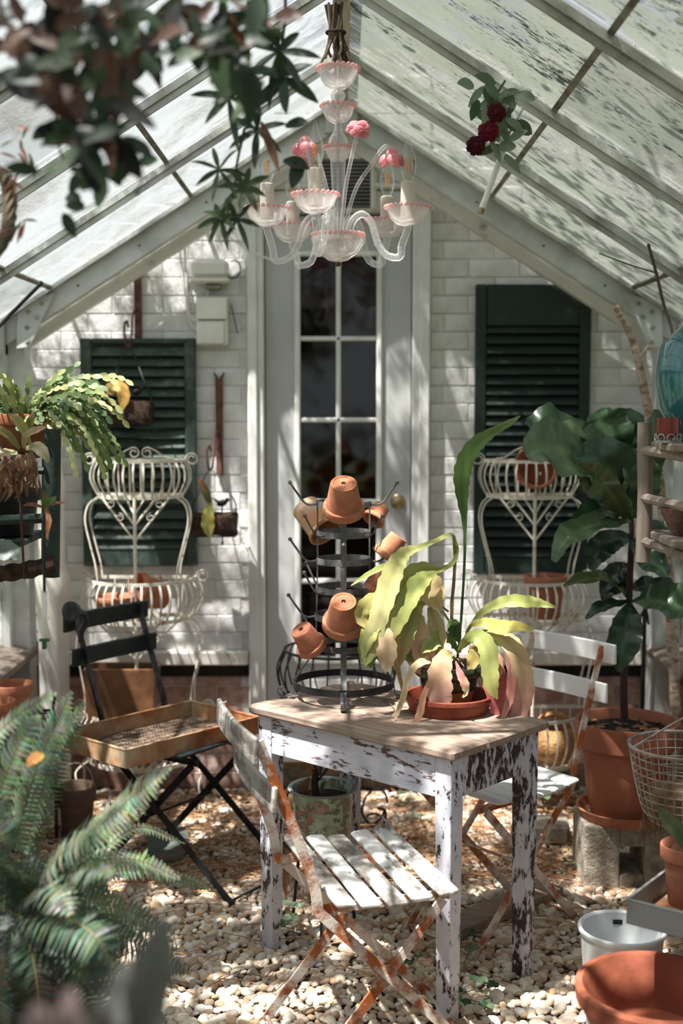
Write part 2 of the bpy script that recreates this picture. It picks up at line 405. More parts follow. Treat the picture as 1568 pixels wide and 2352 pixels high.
def m_pane(name, film, fleck, cover, streak, flecks, seed, film2):
    t = NT(name); vec = t.coord((1, 1, 1), True)
    mp = t.n('Mapping'); t.t.links.new(vec, mp.inputs['Vector']); mp.inputs['Scale'].default_value = streak; mp.inputs['Location'].default_value = (seed, seed*.7, 0)
    a = t.noise(mp.outputs[0], 2.2, 8, .72, .3)
    b = t.noise(mp.outputs[0], 9, 6, .75, .2)
    dn = t.math('ADD', t.math('MULTIPLY', a, .65), t.math('MULTIPLY', b, .35))
    film_f = t.ramp(dn, [(cover-.05, (0, 0, 0)), (cover+.03, (1, 1, 1))]).outputs[0]
    film_f = t.math('ADD', t.math('MULTIPLY', film_f, .80), .17)
    c2 = t.noise(mp.outputs[0], 26, 6, .8); c3 = t.noise(mp.outputs[0], 3.1, 3)
    fl = t.ramp(t.math('ADD', t.math('MULTIPLY', c2, .6), t.math('MULTIPLY', c3, .4)), [(flecks, (0, 0, 0)), (flecks+.05, (1, 1, 1))]).outputs[0]
    col = t.mix(t.noise(mp.outputs[0], 5, 4), film, film2); col = t.mix(fl, col, fleck)
    d = t.n('BsdfDiffuse', Color=col); tl = t.n('BsdfTranslucent', Color=col)
    m1 = t.n('MixShader'); m1.inputs[0].default_value = .62; t.t.links.new(d.outputs[0], m1.inputs[1]); t.t.links.new(tl.outputs[0], m1.inputs[2])
    tr = t.n('BsdfTransparent', Color=(.95, .955, .955, 1))
    m2 = t.n('MixShader'); t.set(m2, 'i0', t.math('MAXIMUM', film_f, t.math('MULTIPLY', fl, .95))); t.t.links.new(tr.outputs[0], m2.inputs[1]); t.t.links.new(m1.outputs[0], m2.inputs[2])
    g = t.n('BsdfGlossy', Roughness=.15); lw = t.n('LayerWeight', Blend=.15)
    m3 = t.n('MixShader'); t.set(m3, 'i0', t.math('MULTIPLY', lw.outputs['Fresnel'], .35)); t.t.links.new(m2.outputs[0], m3.inputs[1]); t.t.links.new(g.outputs[0], m3.inputs[2])
    return t.end(m3)
MT['pane_white'] = m_pane('whitewashed_glass', lin(142,147,149), lin(104,110,108), .49, (1., 1.6, 1.), .80, 3.0, lin(122,128,131))
MT['pane_algae'] = m_pane('algae_glass', lin(182,187,176), lin(44,54,48), .47, (1.0, 2.6, 1.0), .54, 9.0, lin(142,148,128))
MT['pane_side'] = m_pane('side_glass', lin(150,152,142), lin(90,90,74), .54, (1, 1, 1), .70, 5.0, lin(128,128,116))

floor_b = MB(); floor_b.box((0, 2.2, -.03), (2.66, 6.0, .06))
floor = struct(floor_b.build('floor', m_plain('gravel_bed', lin(150,126,104), lin(84,66,52), 60, .95, 0, 1.2)))
gb = MB(); gb.box((0, 2, -.11), (60, 60, .1)); struct(gb.build('ground', m_plain('lawn', lin(98,112,70), lin(66,80,46), 3, .95, 0, .5)))

# back wall ---------------------------------------------------------
xl, xr = Xd(608), Xd(945); txl, txr = Xd(570), Xd(986)
ztop = Zd(492); zgap = Zd(1527)
wb = MB()
for a, b in ((-1.45, xl), (xr, 1.45)): wb.box(((a+b)/2, D+.06, 1.5), (b-a, .12, 3.0))
wb.box(((xl+xr)/2, D+.06, (ztop+3.0)/2), (xr-xl, .12, 3.0-ztop))
wall_back = struct(wb.build('wall_back', MT['mortar'], smooth=False))
CO = .0722
def unit_brick(name, mat):
    b = MB(); b.rbox((0, 0, 0), (1, 1, 1), .06); return b.build(name, mat, wall_back, world=False)
n_w = 0
proto = {}
def brick(kind, x0, x1, z, h, y):
    w = x1-x0
    if kind not in proto:
        mb = MB(); mb.rbox((0, 0, 0), (.2, .03, .0622), .0025)
        o = mb.build('brick', MT[kind], wall_back, world=False); proto[kind] = o
    else: o = proto[kind].copy(); C.objects.link(o); o.parent = wall_back
    o.location = ((x0+x1)/2, y, z+h/2); o.scale = (w/.2, 1, h/.0622)
    o.rotation_euler = (random.uniform(-.006, .006), 0, random.uniform(-.003, .003))
hidden = [(Xd(196), Xd(446), Zd(1290), Zd(784)), (Xd(1094), Xd(1344), Zd(1308), Zd(662))]
def lay(x0, x1, kind, z0, z1, seed):
    rr = random.Random(seed); k = 0; z = z0
    while z < z1:
        L = .205; off = (k % 2)*L/2+rr.uniform(-.004, .004); x = math.floor(x0/L)*L-off
        while x < x1:
            a, b = max(x+.0016, x0), min(x+L-.0016, x1)
            if b-a > .03 and z < roofz(min(abs(a), abs(b)))+.02:
                if not any(a > h[0] and b < h[1] and z > h[2] and z+.07 < h[3] for h in hidden):
                    brick(kind, a, b, z, CO-.0032, D+.011+rr.uniform(-.0015, .0015))
            x += L
        z += CO; k += 1
lay(-1.30, txl-.004, 'white_brick', zgap+.065, 2.75, 1)
lay(txr+.004, 1.30, 'white_brick', zgap+.065, 2.75, 2)
lay(-1.30, txl-.004, 'red_brick', .0, zgap-CO*.9, 3)
lay(txr+.004, 1.30, 'red_brick', .0, zgap-CO*.9, 4)
# dark gap and sill board under the painted brick
for n, (a, b) in enumerate(((-1.32, txl-.003), (txr+.003, 1.32))):
    m = MB(); m.box(((a+b)/2, D+.0, zgap-.02), (b-a, .03, .05)); m.build('shadow_gap', MT['dark_room'], wall_back, smooth=False)
    m = MB(); m.rbox(((a+b)/2, D-.028, zgap+.036), (b-a, .05, .058), .006); m.build('sill_board', MT['old_white'], wall_back)
# plain boards above the door
m = MB()
z = ztop+.09; k = 0
while z < 2.8:
    m.rbox(((xl+xr)/2, D-.006, z+.075), (txr-txl, .012, .146), .003); z += .15
m.build('gable_board', MT['white_paint'], wall_back)
# door trim
tr1 = None
for n, (a, b) in enumerate(((txl, xl), (xr, txr))):
    m = MB(); m.rbox(((a+b)/2, D-.022, (ztop+.06)/2), (b-a, .05, ztop+.06), .006); m.rbox(((a+b)/2+(.012 if n else -.012), D-.052, (ztop+.06)/2), (b-a-.03, .014, ztop+.06), .004)
    struct(m.build('trim_%d' % (n+1), MT['white_paint']))
m = MB(); m.rbox(((txl+txr)/2, D-.03, ztop+.045), (txr-txl+.03, .066, .085), .008); m.rbox(((txl+txr)/2, D-.05, ztop+.1), (txr-txl+.07, .08, .025), .006)
struct(m.build('trim_3', MT['white_paint']))
# interior behind the door: a dim room
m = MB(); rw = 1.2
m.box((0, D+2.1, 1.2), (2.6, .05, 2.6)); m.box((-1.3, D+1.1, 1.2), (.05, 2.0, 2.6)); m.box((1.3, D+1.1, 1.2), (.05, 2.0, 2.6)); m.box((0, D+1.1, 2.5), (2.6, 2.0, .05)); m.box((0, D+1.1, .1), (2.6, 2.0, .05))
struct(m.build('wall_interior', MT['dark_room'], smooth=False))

# door --------------------------------------------------------------
door_z0 = Zd(1700)
dr = bpy.data.objects.new('door_1', None); C.objects.link(dr); dr.location = ((xl+xr)/2, D+.02, 0); dr.matrix_basis = Matrix.Translation(((xl+xr)/2, D+.02, 0)); struct(dr)
gx0, gx1 = Xd(688), Xd(866); gz0, gz1 = Zd(1512), Zd(588)
m = MB(); dz1 = ztop-.008
for a, b, c, d in ((xl+.004, gx0, door_z0, dz1), (gx1, xr-.004, door_z0, dz1), (gx0, gx1, door_z0, gz0), (gx0, gx1, gz1, dz1)):
    m.box(((a+b)/2, D+.02, (c+d)/2), (b-a, .045, d-c))
m.build('door_slab', MT['door_grey'], dr, smooth=False)
m = MB(); e = .02
for a, b, c, d in ((gx0-e, gx0+.004, gz0-e, gz1+e), (gx1-.004, gx1+e, gz0-e, gz1+e), (gx0, gx1, gz0-e, gz0+.004), (gx0, gx1, gz1-.004, gz1+e)):
    m.rbox(((a+b)/2, D-.008, (c+d)/2), (b-a, .022, d-c), .006)
m.rbox(((gx0+gx1)/2, D-.004, (door_z0+gz0)/2-.02), (gx1-gx0+.04, .012, .22), .006)
m.build('glazing_bead', MT['white_paint'], dr)
gxm = (gx0+gx1)/2; rows = [Zd(v) for v in (1512, 1335, 1152, 965, 778, 588)]
m = MB(); m.rbox((gxm, D+.004, (gz0+gz1)/2), (.02, .03, gz1-gz0), .005); m.build('muntin', MT['white_paint'], dr)
for z in rows[1:-1]:
    m = MB(); m.rbox((gxm, D+.004, z), (gx1-gx0, .03, .02), .005); m.build('muntin', MT['white_paint'], dr)
for i in range(5):
    for a, b in ((gx0, gxm), (gxm, gx1)):
        m = MB(); m.box(((a+b)/2, D+.02, (rows[i]+rows[i+1])/2), (b-a, .005, rows[i+1]-rows[i])); m.build('pane', MT['door_glass'], dr, smooth=False)
kx, kz = Xd(915), Zd(1152)
m = MB(); m.lathe([(1e-4, 0), (.029, 0), (.031, .004), (.026, .009), (.012, .011), (.011, .03), (.02, .036), (.026, .046), (.024, .058), (.014, .064), (1e-4, .065)], 24, axis_mat((kx, D-.002, kz), (0, -1, 0)))
m.build('door_knob', MT['brass'], dr, label='aged brass door knob')
m = MB(); m.rbox(((xl+xr)/2, D-.06, door_z0-.03), (xr-xl, .16, .05), .006); struct(m.build('trim_4', MT['old_white']))
m = MB(); m.rbox(((xl+xr)/2, D+.02, (door_z0-.05)/2), (xr-xl-.002, .08, door_z0-.055), .006); struct(m.build('trim_5', MT['concrete']))

# roof --------------------------------------------------------------
ceil = bpy.data.objects.new('ceiling', None); C.objects.link(ceil); struct(ceil)
BY = [5.13, 4.96, 4.23, 3.50, 2.78, 2.05, 1.33, .60, -.12, -.85]
m = MB(); m.rbox((0, (BY[0]+BY[-1])/2, APEX+.02), (.05, BY[0]-BY[-1]+.2, .11), .006); m.build('ridge_beam', MT['ridge'], ceil)
XR = [0.0, .575, 1.12, HALF+.02]
for sx in (-1, 1):
    for k, y in enumerate(BY):
        if k < 2: continue
        a = V((sx*.02, y, roofz(.02)-.012)); b = V((sx*(HALF+.02), y, roofz(HALF+.02)-.012)); nrm = V((sx*SLOPE, 0, 1)).normalized()
        m = MB(); m.bar(a, b, .026, .02, (0, 1, 0)); m.bar(a-nrm*.016, b-nrm*.016, .009, .022, (0, 1, 0)); m.build('rafter', MT['bar'], ceil, smooth=False)
    for x in XR[1:3]:
        m = MB(); p = V((sx*x, 0, roofz(x)+.002))
        m.box((p.x, (BY[0]+BY[-1])/2, p.z), (.017, BY[0]-BY[-1], .01), Matrix.Rotation(sx*math.atan(SLOPE), 3, 'Y')); m.build('purlin', MT['lap'], ceil, smooth=False)
    for k in range(len(BY)-1):
        for r in range(3):
            x0, x1 = XR[r]+(.0 if r else .022), XR[r+1]; y1, y0 = BY[k]-.006, BY[k+1]+.006
            a = [V((sx*x0, y0, roofz(x0)+.012)), V((sx*x1, y0, roofz(x1)+.012)), V((sx*x1, y1, roofz(x1)+.012)), V((sx*x0, y1, roofz(x0)+.012))]
            m = MB(); nrm = V((sx*SLOPE, 0, 1)).normalized()*.004
            vs = a+[p+nrm for p in a]
            m.add(vs, [(0, 1, 2, 3)], mi=0); m.v = m.v[:4]; m.c = m.c[:4]; m.f = [(0, 1, 2, 3)]; m.m = [0]
            m.add(vs[:4]+vs[4:], [(4, 5, 6, 7), (0, 1, 5, 4), (1, 2, 6, 5), (2, 3, 7, 6), (3, 0, 4, 7)], mi=1)
            m.build('pane', [MT['pane_white'] if sx < 0 else MT['pane_algae'], MT['clear']], ceil, smooth=False)
# gable frame in front of the house wall
for sx in (-1, 1):
    gf = MB(); a = V((sx*.0, 4.98, APEX-.045)); b = V((sx*HALF, 4.98, roofz(HALF)-.045))
    gf.bar(a, b, .06, .085, (0, 1, 0)); gf.build('gable_rafter', MT['frame'], ceil, smooth=False)
    gf = MB(); gf.bar(a+V((0, -.035, .045)), b+V((0, -.035, .045)), .075, .014, (0, 1, 0)); gf.build('gable_flange', MT['bar'], ceil, smooth=False)
    gf = MB(); gf.bar(a+V((0, .07, -.075)), b+V((0, .07, -.075)), .05, .045, (0, 1, 0)); gf.build('gable_batten', MT['old_white'], ceil, smooth=False)
    # bolt heads
    for q in (.28, .52, .78, 1.02):
        gf = MB(); c = V((sx*q, 4.947, roofz(q)-.05)); gf.sphere(c, .005, 8, 4); gf.build('bolt', MT['grey_iron'], ceil)
    pts = [(41, 698), (126, 672), (67, 796), (38, 800)]
    poly = [P(u if sx < 0 else 1568-u-8, v, 4.935) for u, v in pts]
    gf = MB(); gf.prism(poly, (0, .02, 0)); g = gf.build('gusset_plate', MT['frame'], ceil, smooth=False)
    for (u, v) in ((95, 697), (64, 716), (62, 752), (84, 728), (64, 786)):
        gf = MB(); gf.sphere(P(u if sx < 0 else 1568-u-8, v, 4.934), .009, 8, 4); gf.build('rivet', MT['galv'], g)
    # eave plate, gutter board
    gf = MB(); gf.rbox((sx*(HALF+.0), (BY[0]+BY[-1])/2, EAVE-.06), (.05, BY[0]-BY[-1]+.1, .13), .006); gf.build('eave_plate', MT['frame'], ceil)

m = MB(); m.rbox((0, 4.945, APEX-.06), (.13, .022, .13), .006); m.build('apex_plate', MT['frame'], ceil)
# side walls -----------------------------------------------------------
KN = .62
for sx, nm in ((-1, 'wall_left'), (1, 'wall_right')):
    w = bpy.data.objects.new(nm, None); C.objects.link(w); struct(w)
    m = MB(); m.box((sx*(HALF+.06), (BY[0]+BY[-1])/2, KN/2-.02), (.08, BY[0]-BY[-1]+.3, KN)); m.build('knee_wall', MT['dark_mortar'], w, smooth=False)
    m = MB(); R = Matrix.Rotation(sx*-.25, 3, 'Y'); m.rbox((sx*(HALF-.0), (BY[0]+BY[-1])/2, KN+.0), (.2, BY[0]-BY[-1]+.3, .04), .006, R); m.build('sill', MT['grey_wood'], w)
    for k, y in enumerate(BY[1:]):
        m = MB(); m.rbox((sx*HALF, y, (KN+EAVE)/2), (.05, .05, EAVE-KN), .006); m.build('post', MT['frame'], w)
    for k in range(len(BY)-1):
        m = MB(); m.box((sx*(HALF+.01), (BY[k]+BY[k+1])/2, (KN+EAVE)/2), (.005, BY[k]-BY[k+1]-.05, EAVE-KN-.02)); m.build('pane', MT['pane_side'], w, smooth=False)
    # knee wall face: boards on the left, brick on the right (the far bays that are in view)
    if sx < 0:
        for r in range(5):
            for k in range(3):
                m = MB(); m.rbox((-HALF+.012, 4.55-.73*k, .06+r*.118), (.022, .715, .108), .005); m.build('plank', MT['grey_wood'], w)
    else:
        mb0 = None
        for r in range(8):
            for k in range(10):
                y = 4.98-.105*k*2-(r % 2)*.105
                if y < 3.0: continue
                if mb0 is None:
                    mb = MB(); mb.rbox((0, 0, 0), (.03, .198, .062), .004); mb0 = mb.build('brick', MT['red_brick'], w, world=False); o = mb0
                else: o = mb0.copy(); C.objects.link(o); o.parent = w
                o.location = (HALF+.012, y, .036+r*CO)
# house corner posts at the back of the greenhouse
for sx in (-1, 1):
    m = MB(); m.rbox((sx*1.285, 5.03, EAVE/2), (.09, .1, EAVE), .006); struct(m.build('trim_%d' % (6+(sx > 0)), MT['frame']))
# front gable behind the photographer
wf = bpy.data.objects.new('wall_front', None); C.objects.link(wf); struct(wf)
m = MB(); m.box((0, -.92, KN/2), (2.7, .08, KN)); m.build('knee_wall', MT['dark_mortar'], wf, smooth=False)
for x in (-1.3, -.45, .45, 1.3):
    m = MB(); m.rbox((x, -.92, (KN+roofz(x))/2), (.06, .06, roofz(x)-KN), .006); m.build('post', MT['frame'], wf)
for a, b in ((-1.27, -.48), (-.42, .42), (.48, 1.27)):
    m = MB(); m.prism([(a, -.92, KN+.01), (b, -.92, KN+.01), (b, -.92, roofz(b)-.03)]+([(0, -.92, APEX-.06)] if a*b < 0 else [])+[(a, -.92, roofz(a)-.03)], (0, .005, 0)); m.build('pane', MT['pane_side'], wf, smooth=False)

# a tree outside whose branch hangs over the right side of the roof
def outside_tree():
    t = thing('overhanging_tree', 'leafy tree outside casting leaf shadows on the right roof glass', 'tree', (2.9, 5.6, -.06))
    m = MB(); col = lin(92,78,64)
    m.tube(cr([(2.9, 5.6, -.06), (2.85, 5.55, 1.5), (2.6, 5.3, 2.9), (1.9, 4.9, 3.6), (1.0, 4.3, 3.8), (.3, 3.8, 3.75)], 5), [.11-.09*i/26 for i in range(26)], 8, col=col)
    for p in ((1.9, 4.9, 3.6), (1.5, 4.6, 3.7), (1.0, 4.3, 3.8), (.6, 4.0, 3.78)):
        for k in range(2):
            q = V(p)+V((random.uniform(-.6, .5), random.uniform(-.8, .5), random.uniform(-.35, .2))); m.tube([p, (V(p)+q)/2+V((0, 0, .06)), q], [.018, .012, .005], 5, col=col)
    m.build('trunk', m_vcol('tree_bark', .9), t)
    rr = random.Random(12); f = MB()
    for k in range(1500):
        if k < 1150: c = V((rr.gauss(.75, .38), rr.gauss(3.95, .55), rr.uniform(3.25, 3.95)))
        else: c = V((rr.gauss(2.3, .5), rr.gauss(5.2, .5), rr.uniform(2.9, 4.2)))
        if c.x < -.15 or c.z < roofz(c.x)+.35: continue
        a = rr.uniform(0, 2*PI); d = V((math.cos(a), math.sin(a), rr.uniform(-.7, .2))).normalized(); L = rr.uniform(.05, .085); w = L*.45
        nn = V((rr.uniform(-.4, .4), rr.uniform(-.4, .4), 1)); g = rr.uniform(.7, 1.2); gc = lin(96,112,76); gc = (gc[0]*g, gc[1]*g, gc[2]*g, 1)
        f.leaf([c, c+d*L*.35, c+d*L*.7, c+d*L], [.004, w, w*.8, .002], nn, gc, 1, .15)
    f.build('foliage', m_leaf('tree_leaf'), t, kind='stuff')
outside_tree()
# ================================================================== gravel
def icos(sub):
    bm = bmesh.new(); bmesh.ops.create_icosphere(bm, subdivisions=sub, radius=1.0)
    bm.verts.ensure_lookup_table(); v = np.array([p.co[:] for p in bm.verts]); f = np.array([[q.index for q in g.verts] for g in bm.faces]); bm.free(); return v, f
IV1, IF1 = icos(2); IV0, IF0 = icos(1)
PCOL = [lin(236,224,206), lin(226,208,186), lin(242,234,220), lin(212,190,168), lin(222,204,184), lin(230,226,216), lin(202,174,148), lin(214,184,148), lin(186,172,160), lin(240,226,204), lin(176,150,132), lin(230,214,196)]
rg = np.random.default_rng(5)
def rotm(n):
    a = rg.uniform(0, 2*PI, n); b = rg.normal(0, .3, n); c = rg.normal(0, .3, n)
    ca, sa, cb, sb, cc, sc = np.cos(a), np.sin(a), np.cos(b), np.sin(b), np.cos(c), np.sin(c)
    R = np.zeros((n, 3, 3)); Z = np.zeros((n, 3, 3)); X = np.zeros((n, 3, 3)); Yy = np.zeros((n, 3, 3))
    Z[:, 0, 0] = ca; Z[:, 0, 1] = -sa; Z[:, 1, 0] = sa; Z[:, 1, 1] = ca; Z[:, 2, 2] = 1
    X[:, 0, 0] = 1; X[:, 1, 1] = cb; X[:, 1, 2] = -sb; X[:, 2, 1] = sb; X[:, 2, 2] = cb
    Yy[:, 1, 1] = 1; Yy[:, 0, 0] = cc; Yy[:, 0, 2] = sc; Yy[:, 2, 0] = -sc; Yy[:, 2, 2] = cc
    return Z @ X @ Yy
def pebble_field():
    sp = .0215; xs = np.arange(-1.29, 1.29, sp); ys = np.arange(2.45, 5.08, sp)
    gx, gy = np.meshgrid(xs, ys); gx = gx.ravel(); gy = gy.ravel(); n = len(gx)
    gx = gx+rg.uniform(-.009, .009, n); gy = gy+rg.uniform(-.009, .009, n)
    size = np.clip(rg.lognormal(0, .26, n), .55, 1.75)
    rad = np.stack([.0138*size*rg.uniform(.9, 1.25, n), .0112*size, .0085*size*rg.uniform(.8, 1.1, n)], 1)
    pos = np.stack([gx, gy, .005+rg.uniform(-.002, .006, n)+.3*(rad[:, 2]-.008)], 1)
    return pos, rad, rotm(n), rg.integers(0, len(PCOL), n), rg.uniform(.8, 1.08, n)
pos, rad, rot, ci, br = pebble_field()
# the pebbles that show largest in the photo: nearest rows in the open middle of the floor
order = sorted(range(len(pos)), key=lambda i: -rad[i, 0]*rad[i, 1]/pos[i, 1]**3)
single = []
for i in sorted(range(len(pos)), key=lambda i: pos[i, 1]):
    u, v, _d = proj(pos[i])
    if v < 2345 and 430 < u < 1300 and rad[i, 0] > .0128: single.append(i)
    if len(single) >= 300: break
sset = set(single)
variants = []
for k in range(24):
    vv = IV1*np.array([.0138, .0112, .0085])*(1+.10*np.array([[mnoise.noise(V(p)*1.1+V((k*7, 0, 0)))] for p in IV1]))
    me = bpy.data.meshes.new('pebble'); me.from_pydata([tuple(p) for p in vv], [], [tuple(int(q) for q in f) for f in IF1])
    c = np.array(PCOL[k % len(PCOL)][:3])*rg.uniform(.85, 1.05); a = me.color_attributes.new('Col', 'FLOAT_COLOR', 'POINT')
    a.data.foreach_set('color', list((*c, 1.0))*len(vv)); me.materials.append(MT['pebble']); me.polygons.foreach_set('use_smooth', [True]*len(me.polygons)); variants.append(me)
for j, i in enumerate(single):
    o = bpy.data.objects.new('pebble', variants[j % 24]); C.objects.link(o); o.parent = floor
    M = Matrix([list(r) for r in rot[i]]).to_4x4(); s_ = rad[i]/np.array([.0138, .0112, .0085]); M = M @ Matrix.Diagonal((*s_, 1)); M.translation = V(pos[i]); o.matrix_basis = M
def stuff_mesh(name, idx, IV, IF):
    idx = np.array(idx); n = len(idx); k = len(IV)
    base = IV[None]*rad[idx][:, None, :]
    wob = 1+.09*np.sin(IV[None]@rg.normal(0, 1.8, (n, 3, 1))+rg.uniform(0, 6, (n, 1, 1)))
    vv = np.einsum('nij,nkj->nki', rot[idx], base*wob)+pos[idx][:, None, :]
    ff = (IF[None]+(np.arange(n)*k)[:, None, None]).reshape(-1, 3)
    me = bpy.data.meshes.new(name); me.vertices.add(n*k); me.vertices.foreach_set('co', vv.ravel())
    me.loops.add(ff.size); me.loops.foreach_set('vertex_index', ff.ravel().astype(np.int32)); me.polygons.add(len(ff))
    me.polygons.foreach_set('loop_start', np.arange(0, ff.size, 3, dtype=np.int32)); me.polygons.foreach_set('loop_total', np.full(len(ff), 3, dtype=np.int32))
    me.polygons.foreach_set('use_smooth', np.ones(len(ff), dtype=bool)); me.update(calc_edges=True)
    cols = np.ones((n, k, 4)); cols[:, :, :3] = (np.array([c[:3] for c in PCOL])[ci[idx]]*br[idx][:, None])[:, None, :]
    a = me.color_attributes.new('Col', 'FLOAT_COLOR', 'POINT'); a.data.foreach_set('color', cols.ravel()); me.materials.append(MT['pebble'])
    o = bpy.data.objects.new(name, me); C.objects.link(o); o.parent = floor; o['kind'] = 'stuff'; return o
rest = [i for i in range(len(pos)) if i not in sset]
stuff_mesh('pebbles', [i for i in rest if pos[i, 1] < 4.1], IV1, IF1)
stuff_mesh('pebbles', [i for i in rest if pos[i, 1] >= 4.1], IV0, IF0)
# pine straw lying over the gravel at the back
m = MB(); rr = random.Random(11)
for k in range(1500):
    if k < 1000: x, y = rr.uniform(-1.15, 1.0), rr.uniform(4.05, 5.0)
    else: x, y = rr.uniform(-.9, 1.0), rr.uniform(3.3, 4.3)
    if k >= 1000 and rr.random() < .55: continue
    a = rr.gauss(.1, .7); L = rr.uniform(.05, .17) if k < 1000 else rr.uniform(.05, .12); d = V((math.cos(a), math.sin(a), 0))*L; z = .016+rr.uniform(0, .014)
    c = rr.choice([lin(196,150,108), lin(168,118,82), lin(214,178,136), lin(140,96,68)])
    p = V((x, y, z)); m.tube([p-d, p+V((d.y*.1, -d.x*.1, .006)), p+d], .0014, 3, col=c)
tag(m.build('pine_straw', MT['stem'], kind='stuff'), 'dry brown pine straw strewn over the gravel by the house wall', 'pine straw')

# ================================================================== table
TZ = .733
tL, tF, tR = PZ(568, 1618, TZ), PZ(1040, 1728, TZ), PZ(1276, 1656, TZ)
e1 = (tF-tL); len1 = e1.length; e1.normalize(); e2 = V((-e1.y, e1.x, 0)); len2 = (tR-tF).length
tctr = tF-e1*len1/2+e2*len2/2
trot = math.atan2(e1.y, e1.x)
table = thing('side_table', 'small wooden table with flaking lavender white paint and bare weathered top', 'table', (tctr.x, tctr.y, 0), trot)
m = MB(); w1, w2 = len1/2, len2/2; n = 9
for k in range(3):       # three boards of the top
    y0 = -w2+k*len2/3; y1 = y0+len2/3-.0012
    m2 = MB(); m2.rbox((0, (y0+y1)/2, TZ-.013), (len1+(.004 if k == 1 else 0), y1-y0, .026), .006); m2.build('top_board', MT['table_top'], table, world=False)
LG = .052
for sx in (-1, 1):
    for sy in (-1, 1):
        m = MB(); x, y = sx*(w1-.022-LG/2), sy*(w2-.022-LG/2)
        pr = [(0, .0), (0, TZ-.026)]
        vs = []
        for z, s_ in ((0, .82), (.45, .95), (TZ-.14, 1.0), (TZ-.026, 1.0)):
            h = LG/2*s_; vs += [(x-h, y-h, z), (x+h, y-h, z), (x+h, y+h, z), (x-h, y+h, z)]
        fs = [(3, 2, 1, 0), (12, 13, 14, 15)]+[(k*4+j, k*4+(j+1) % 4, k*4+4+(j+1) % 4, k*4+4+j) for k in range(3) for j in range(4)]
        m.add(vs, fs); m.build('leg', MT['table_worn'] if (sx > 0 and sy > 0) or (sx < 0 and sy > 0) else MT['table_paint'], table, world=False, bevel=.003, smooth=False)
for sy in (-1, 1):
    m = MB(); m.rbox((0, sy*(w2-.034), TZ-.026-.055), (len1-.044-2*LG, .02, .11), .002); m.build('apron', MT['table_apron'], table, world=False, smooth=False)
for sx in (-1, 1):
    m = MB(); m.rbox((sx*(w1-.034), 0, TZ-.026-.055), (.02, len2-.044-2*LG, .11), .002); m.build('apron', MT['table_worn'], table, world=False, smooth=False)

# ================================================================== terracotta pots
def pot_profile(rr, rb, h, th=.007, collar=.24, hole=.006, cw=None):
    cw = cw or th*.8; hc = h*(1-collar); rc = rb+(rr-cw-rb)*(hc/h)+.0
    return [(hole, th), (rb-th, th), (rr-cw-th*.9, h*.9), (rr-th*.9, h-.002), (rr-th*.5, h), (rr-.001, h-.002), (rr, h-.005), (rr-cw*.2, hc+.004), (rr-cw*.45, hc), (rc, hc-.001), (rc-.0005, hc-.004), (rb+.001, .003), (rb-.001, 0), (rb*.8, 0), (rb*.77, .0015), (rb*.72, 0), (hole+.001, 0)]
def pot(name, label, M, rr, rb, h, mat, group=None, collar=.24, cat='plant pot', n=36):
    m = MB(); m.lathe(pot_profile(rr, rb, h, collar=collar), n, None, True)
    o = m.build(name, MT[mat], ang=30); o.matrix_basis = M; tag(o, label, cat, group); return o

# ================================================================== bottle drying rack
RC = V((.006, 3.665, TZ))
rack = thing('bottle_drying_rack', 'grey iron bottle drying rack holding upturned clay pots on the table', 'drying rack', RC)
def ringz(v): return P(795, v, RC.y).z
rings = [(ringz(1157), .078, 0), (ringz(1225), .078, 45), (ringz(1287), .078, 0), (ringz(1352), .080, 45), (ringz(1415), .083, 0), (ringz(1482), .087, 45)]
zb = ringz(1568)
def ring_pts(c, r, z, n=36): return [V((c.x+r*math.cos(2*PI*i/n), c.y+r*math.sin(2*PI*i/n), z)) for i in range(n)]
hook_tip = {}
for k, (z, r, off) in enumerate(rings):
    m = MB(); m.strap(ring_pts(RC, r, z), .018, .0035, (0, 0, 1), True); ro = m.build('ring', MT['grey_iron'], rack)
    for q in range(4):
        a = math.radians(off+90*q); d = V((math.cos(a), math.sin(a), 0)); c = V((RC.x, RC.y, z))
        pts = cr([c+d*(r-.002), c+d*(r+.02)+V((0, 0, -.003)), c+d*(r+.036)+V((0, 0, .004)), c+d*(r+.056)+V((0, 0, .03)), c+d*(r+.078)+V((0, 0, .062))], 4)
        h = MB(); h.tube(pts, .0032, 6); h.sphere(pts[-1], .0062, 8, 6); h.build('prong', MT['grey_iron'], rack)
        hook_tip[(k, off+90*q)] = (pts[-1], d)
m = MB(); m.strap(ring_pts(RC, .146, zb, 48), .02, .0045, (0, 0, 1), True); m.build('base_ring', MT['black_iron'], rack)
for q in range(4):
    a = math.radians(90*q); d = V((math.cos(a), math.sin(a), 0)); sd = V((-d.y, d.x, 0))
    pt = lambda r, z: V((RC.x, RC.y, 0))+d*r+V((0, 0, z))
    path = cr([pt(.076, rings[0][0]+.01), pt(.076, rings[2][0]), pt(.082, rings[5][0]+.01), pt(.088, rings[5][0]-.02), pt(.142, zb+.012), pt(.148, zb-.012)], 5)
    m = MB(); m.strap(path, .017, .004, sd); m.build('upright', MT['grey_iron'], rack)
    fp = cr([pt(.148, zb-.005), pt(.152, zb-.03), pt(.162, TZ+.008), pt(.178, TZ+.004), pt(.192, TZ+.012), pt(.194, TZ+.026), pt(.184, TZ+.032), pt(.178, TZ+.024), pt(.182, TZ+.018)], 5)
    m = MB(); m.strap(fp, .017, .004, sd); m.build('scroll_foot', MT['grey_iron'], rack)
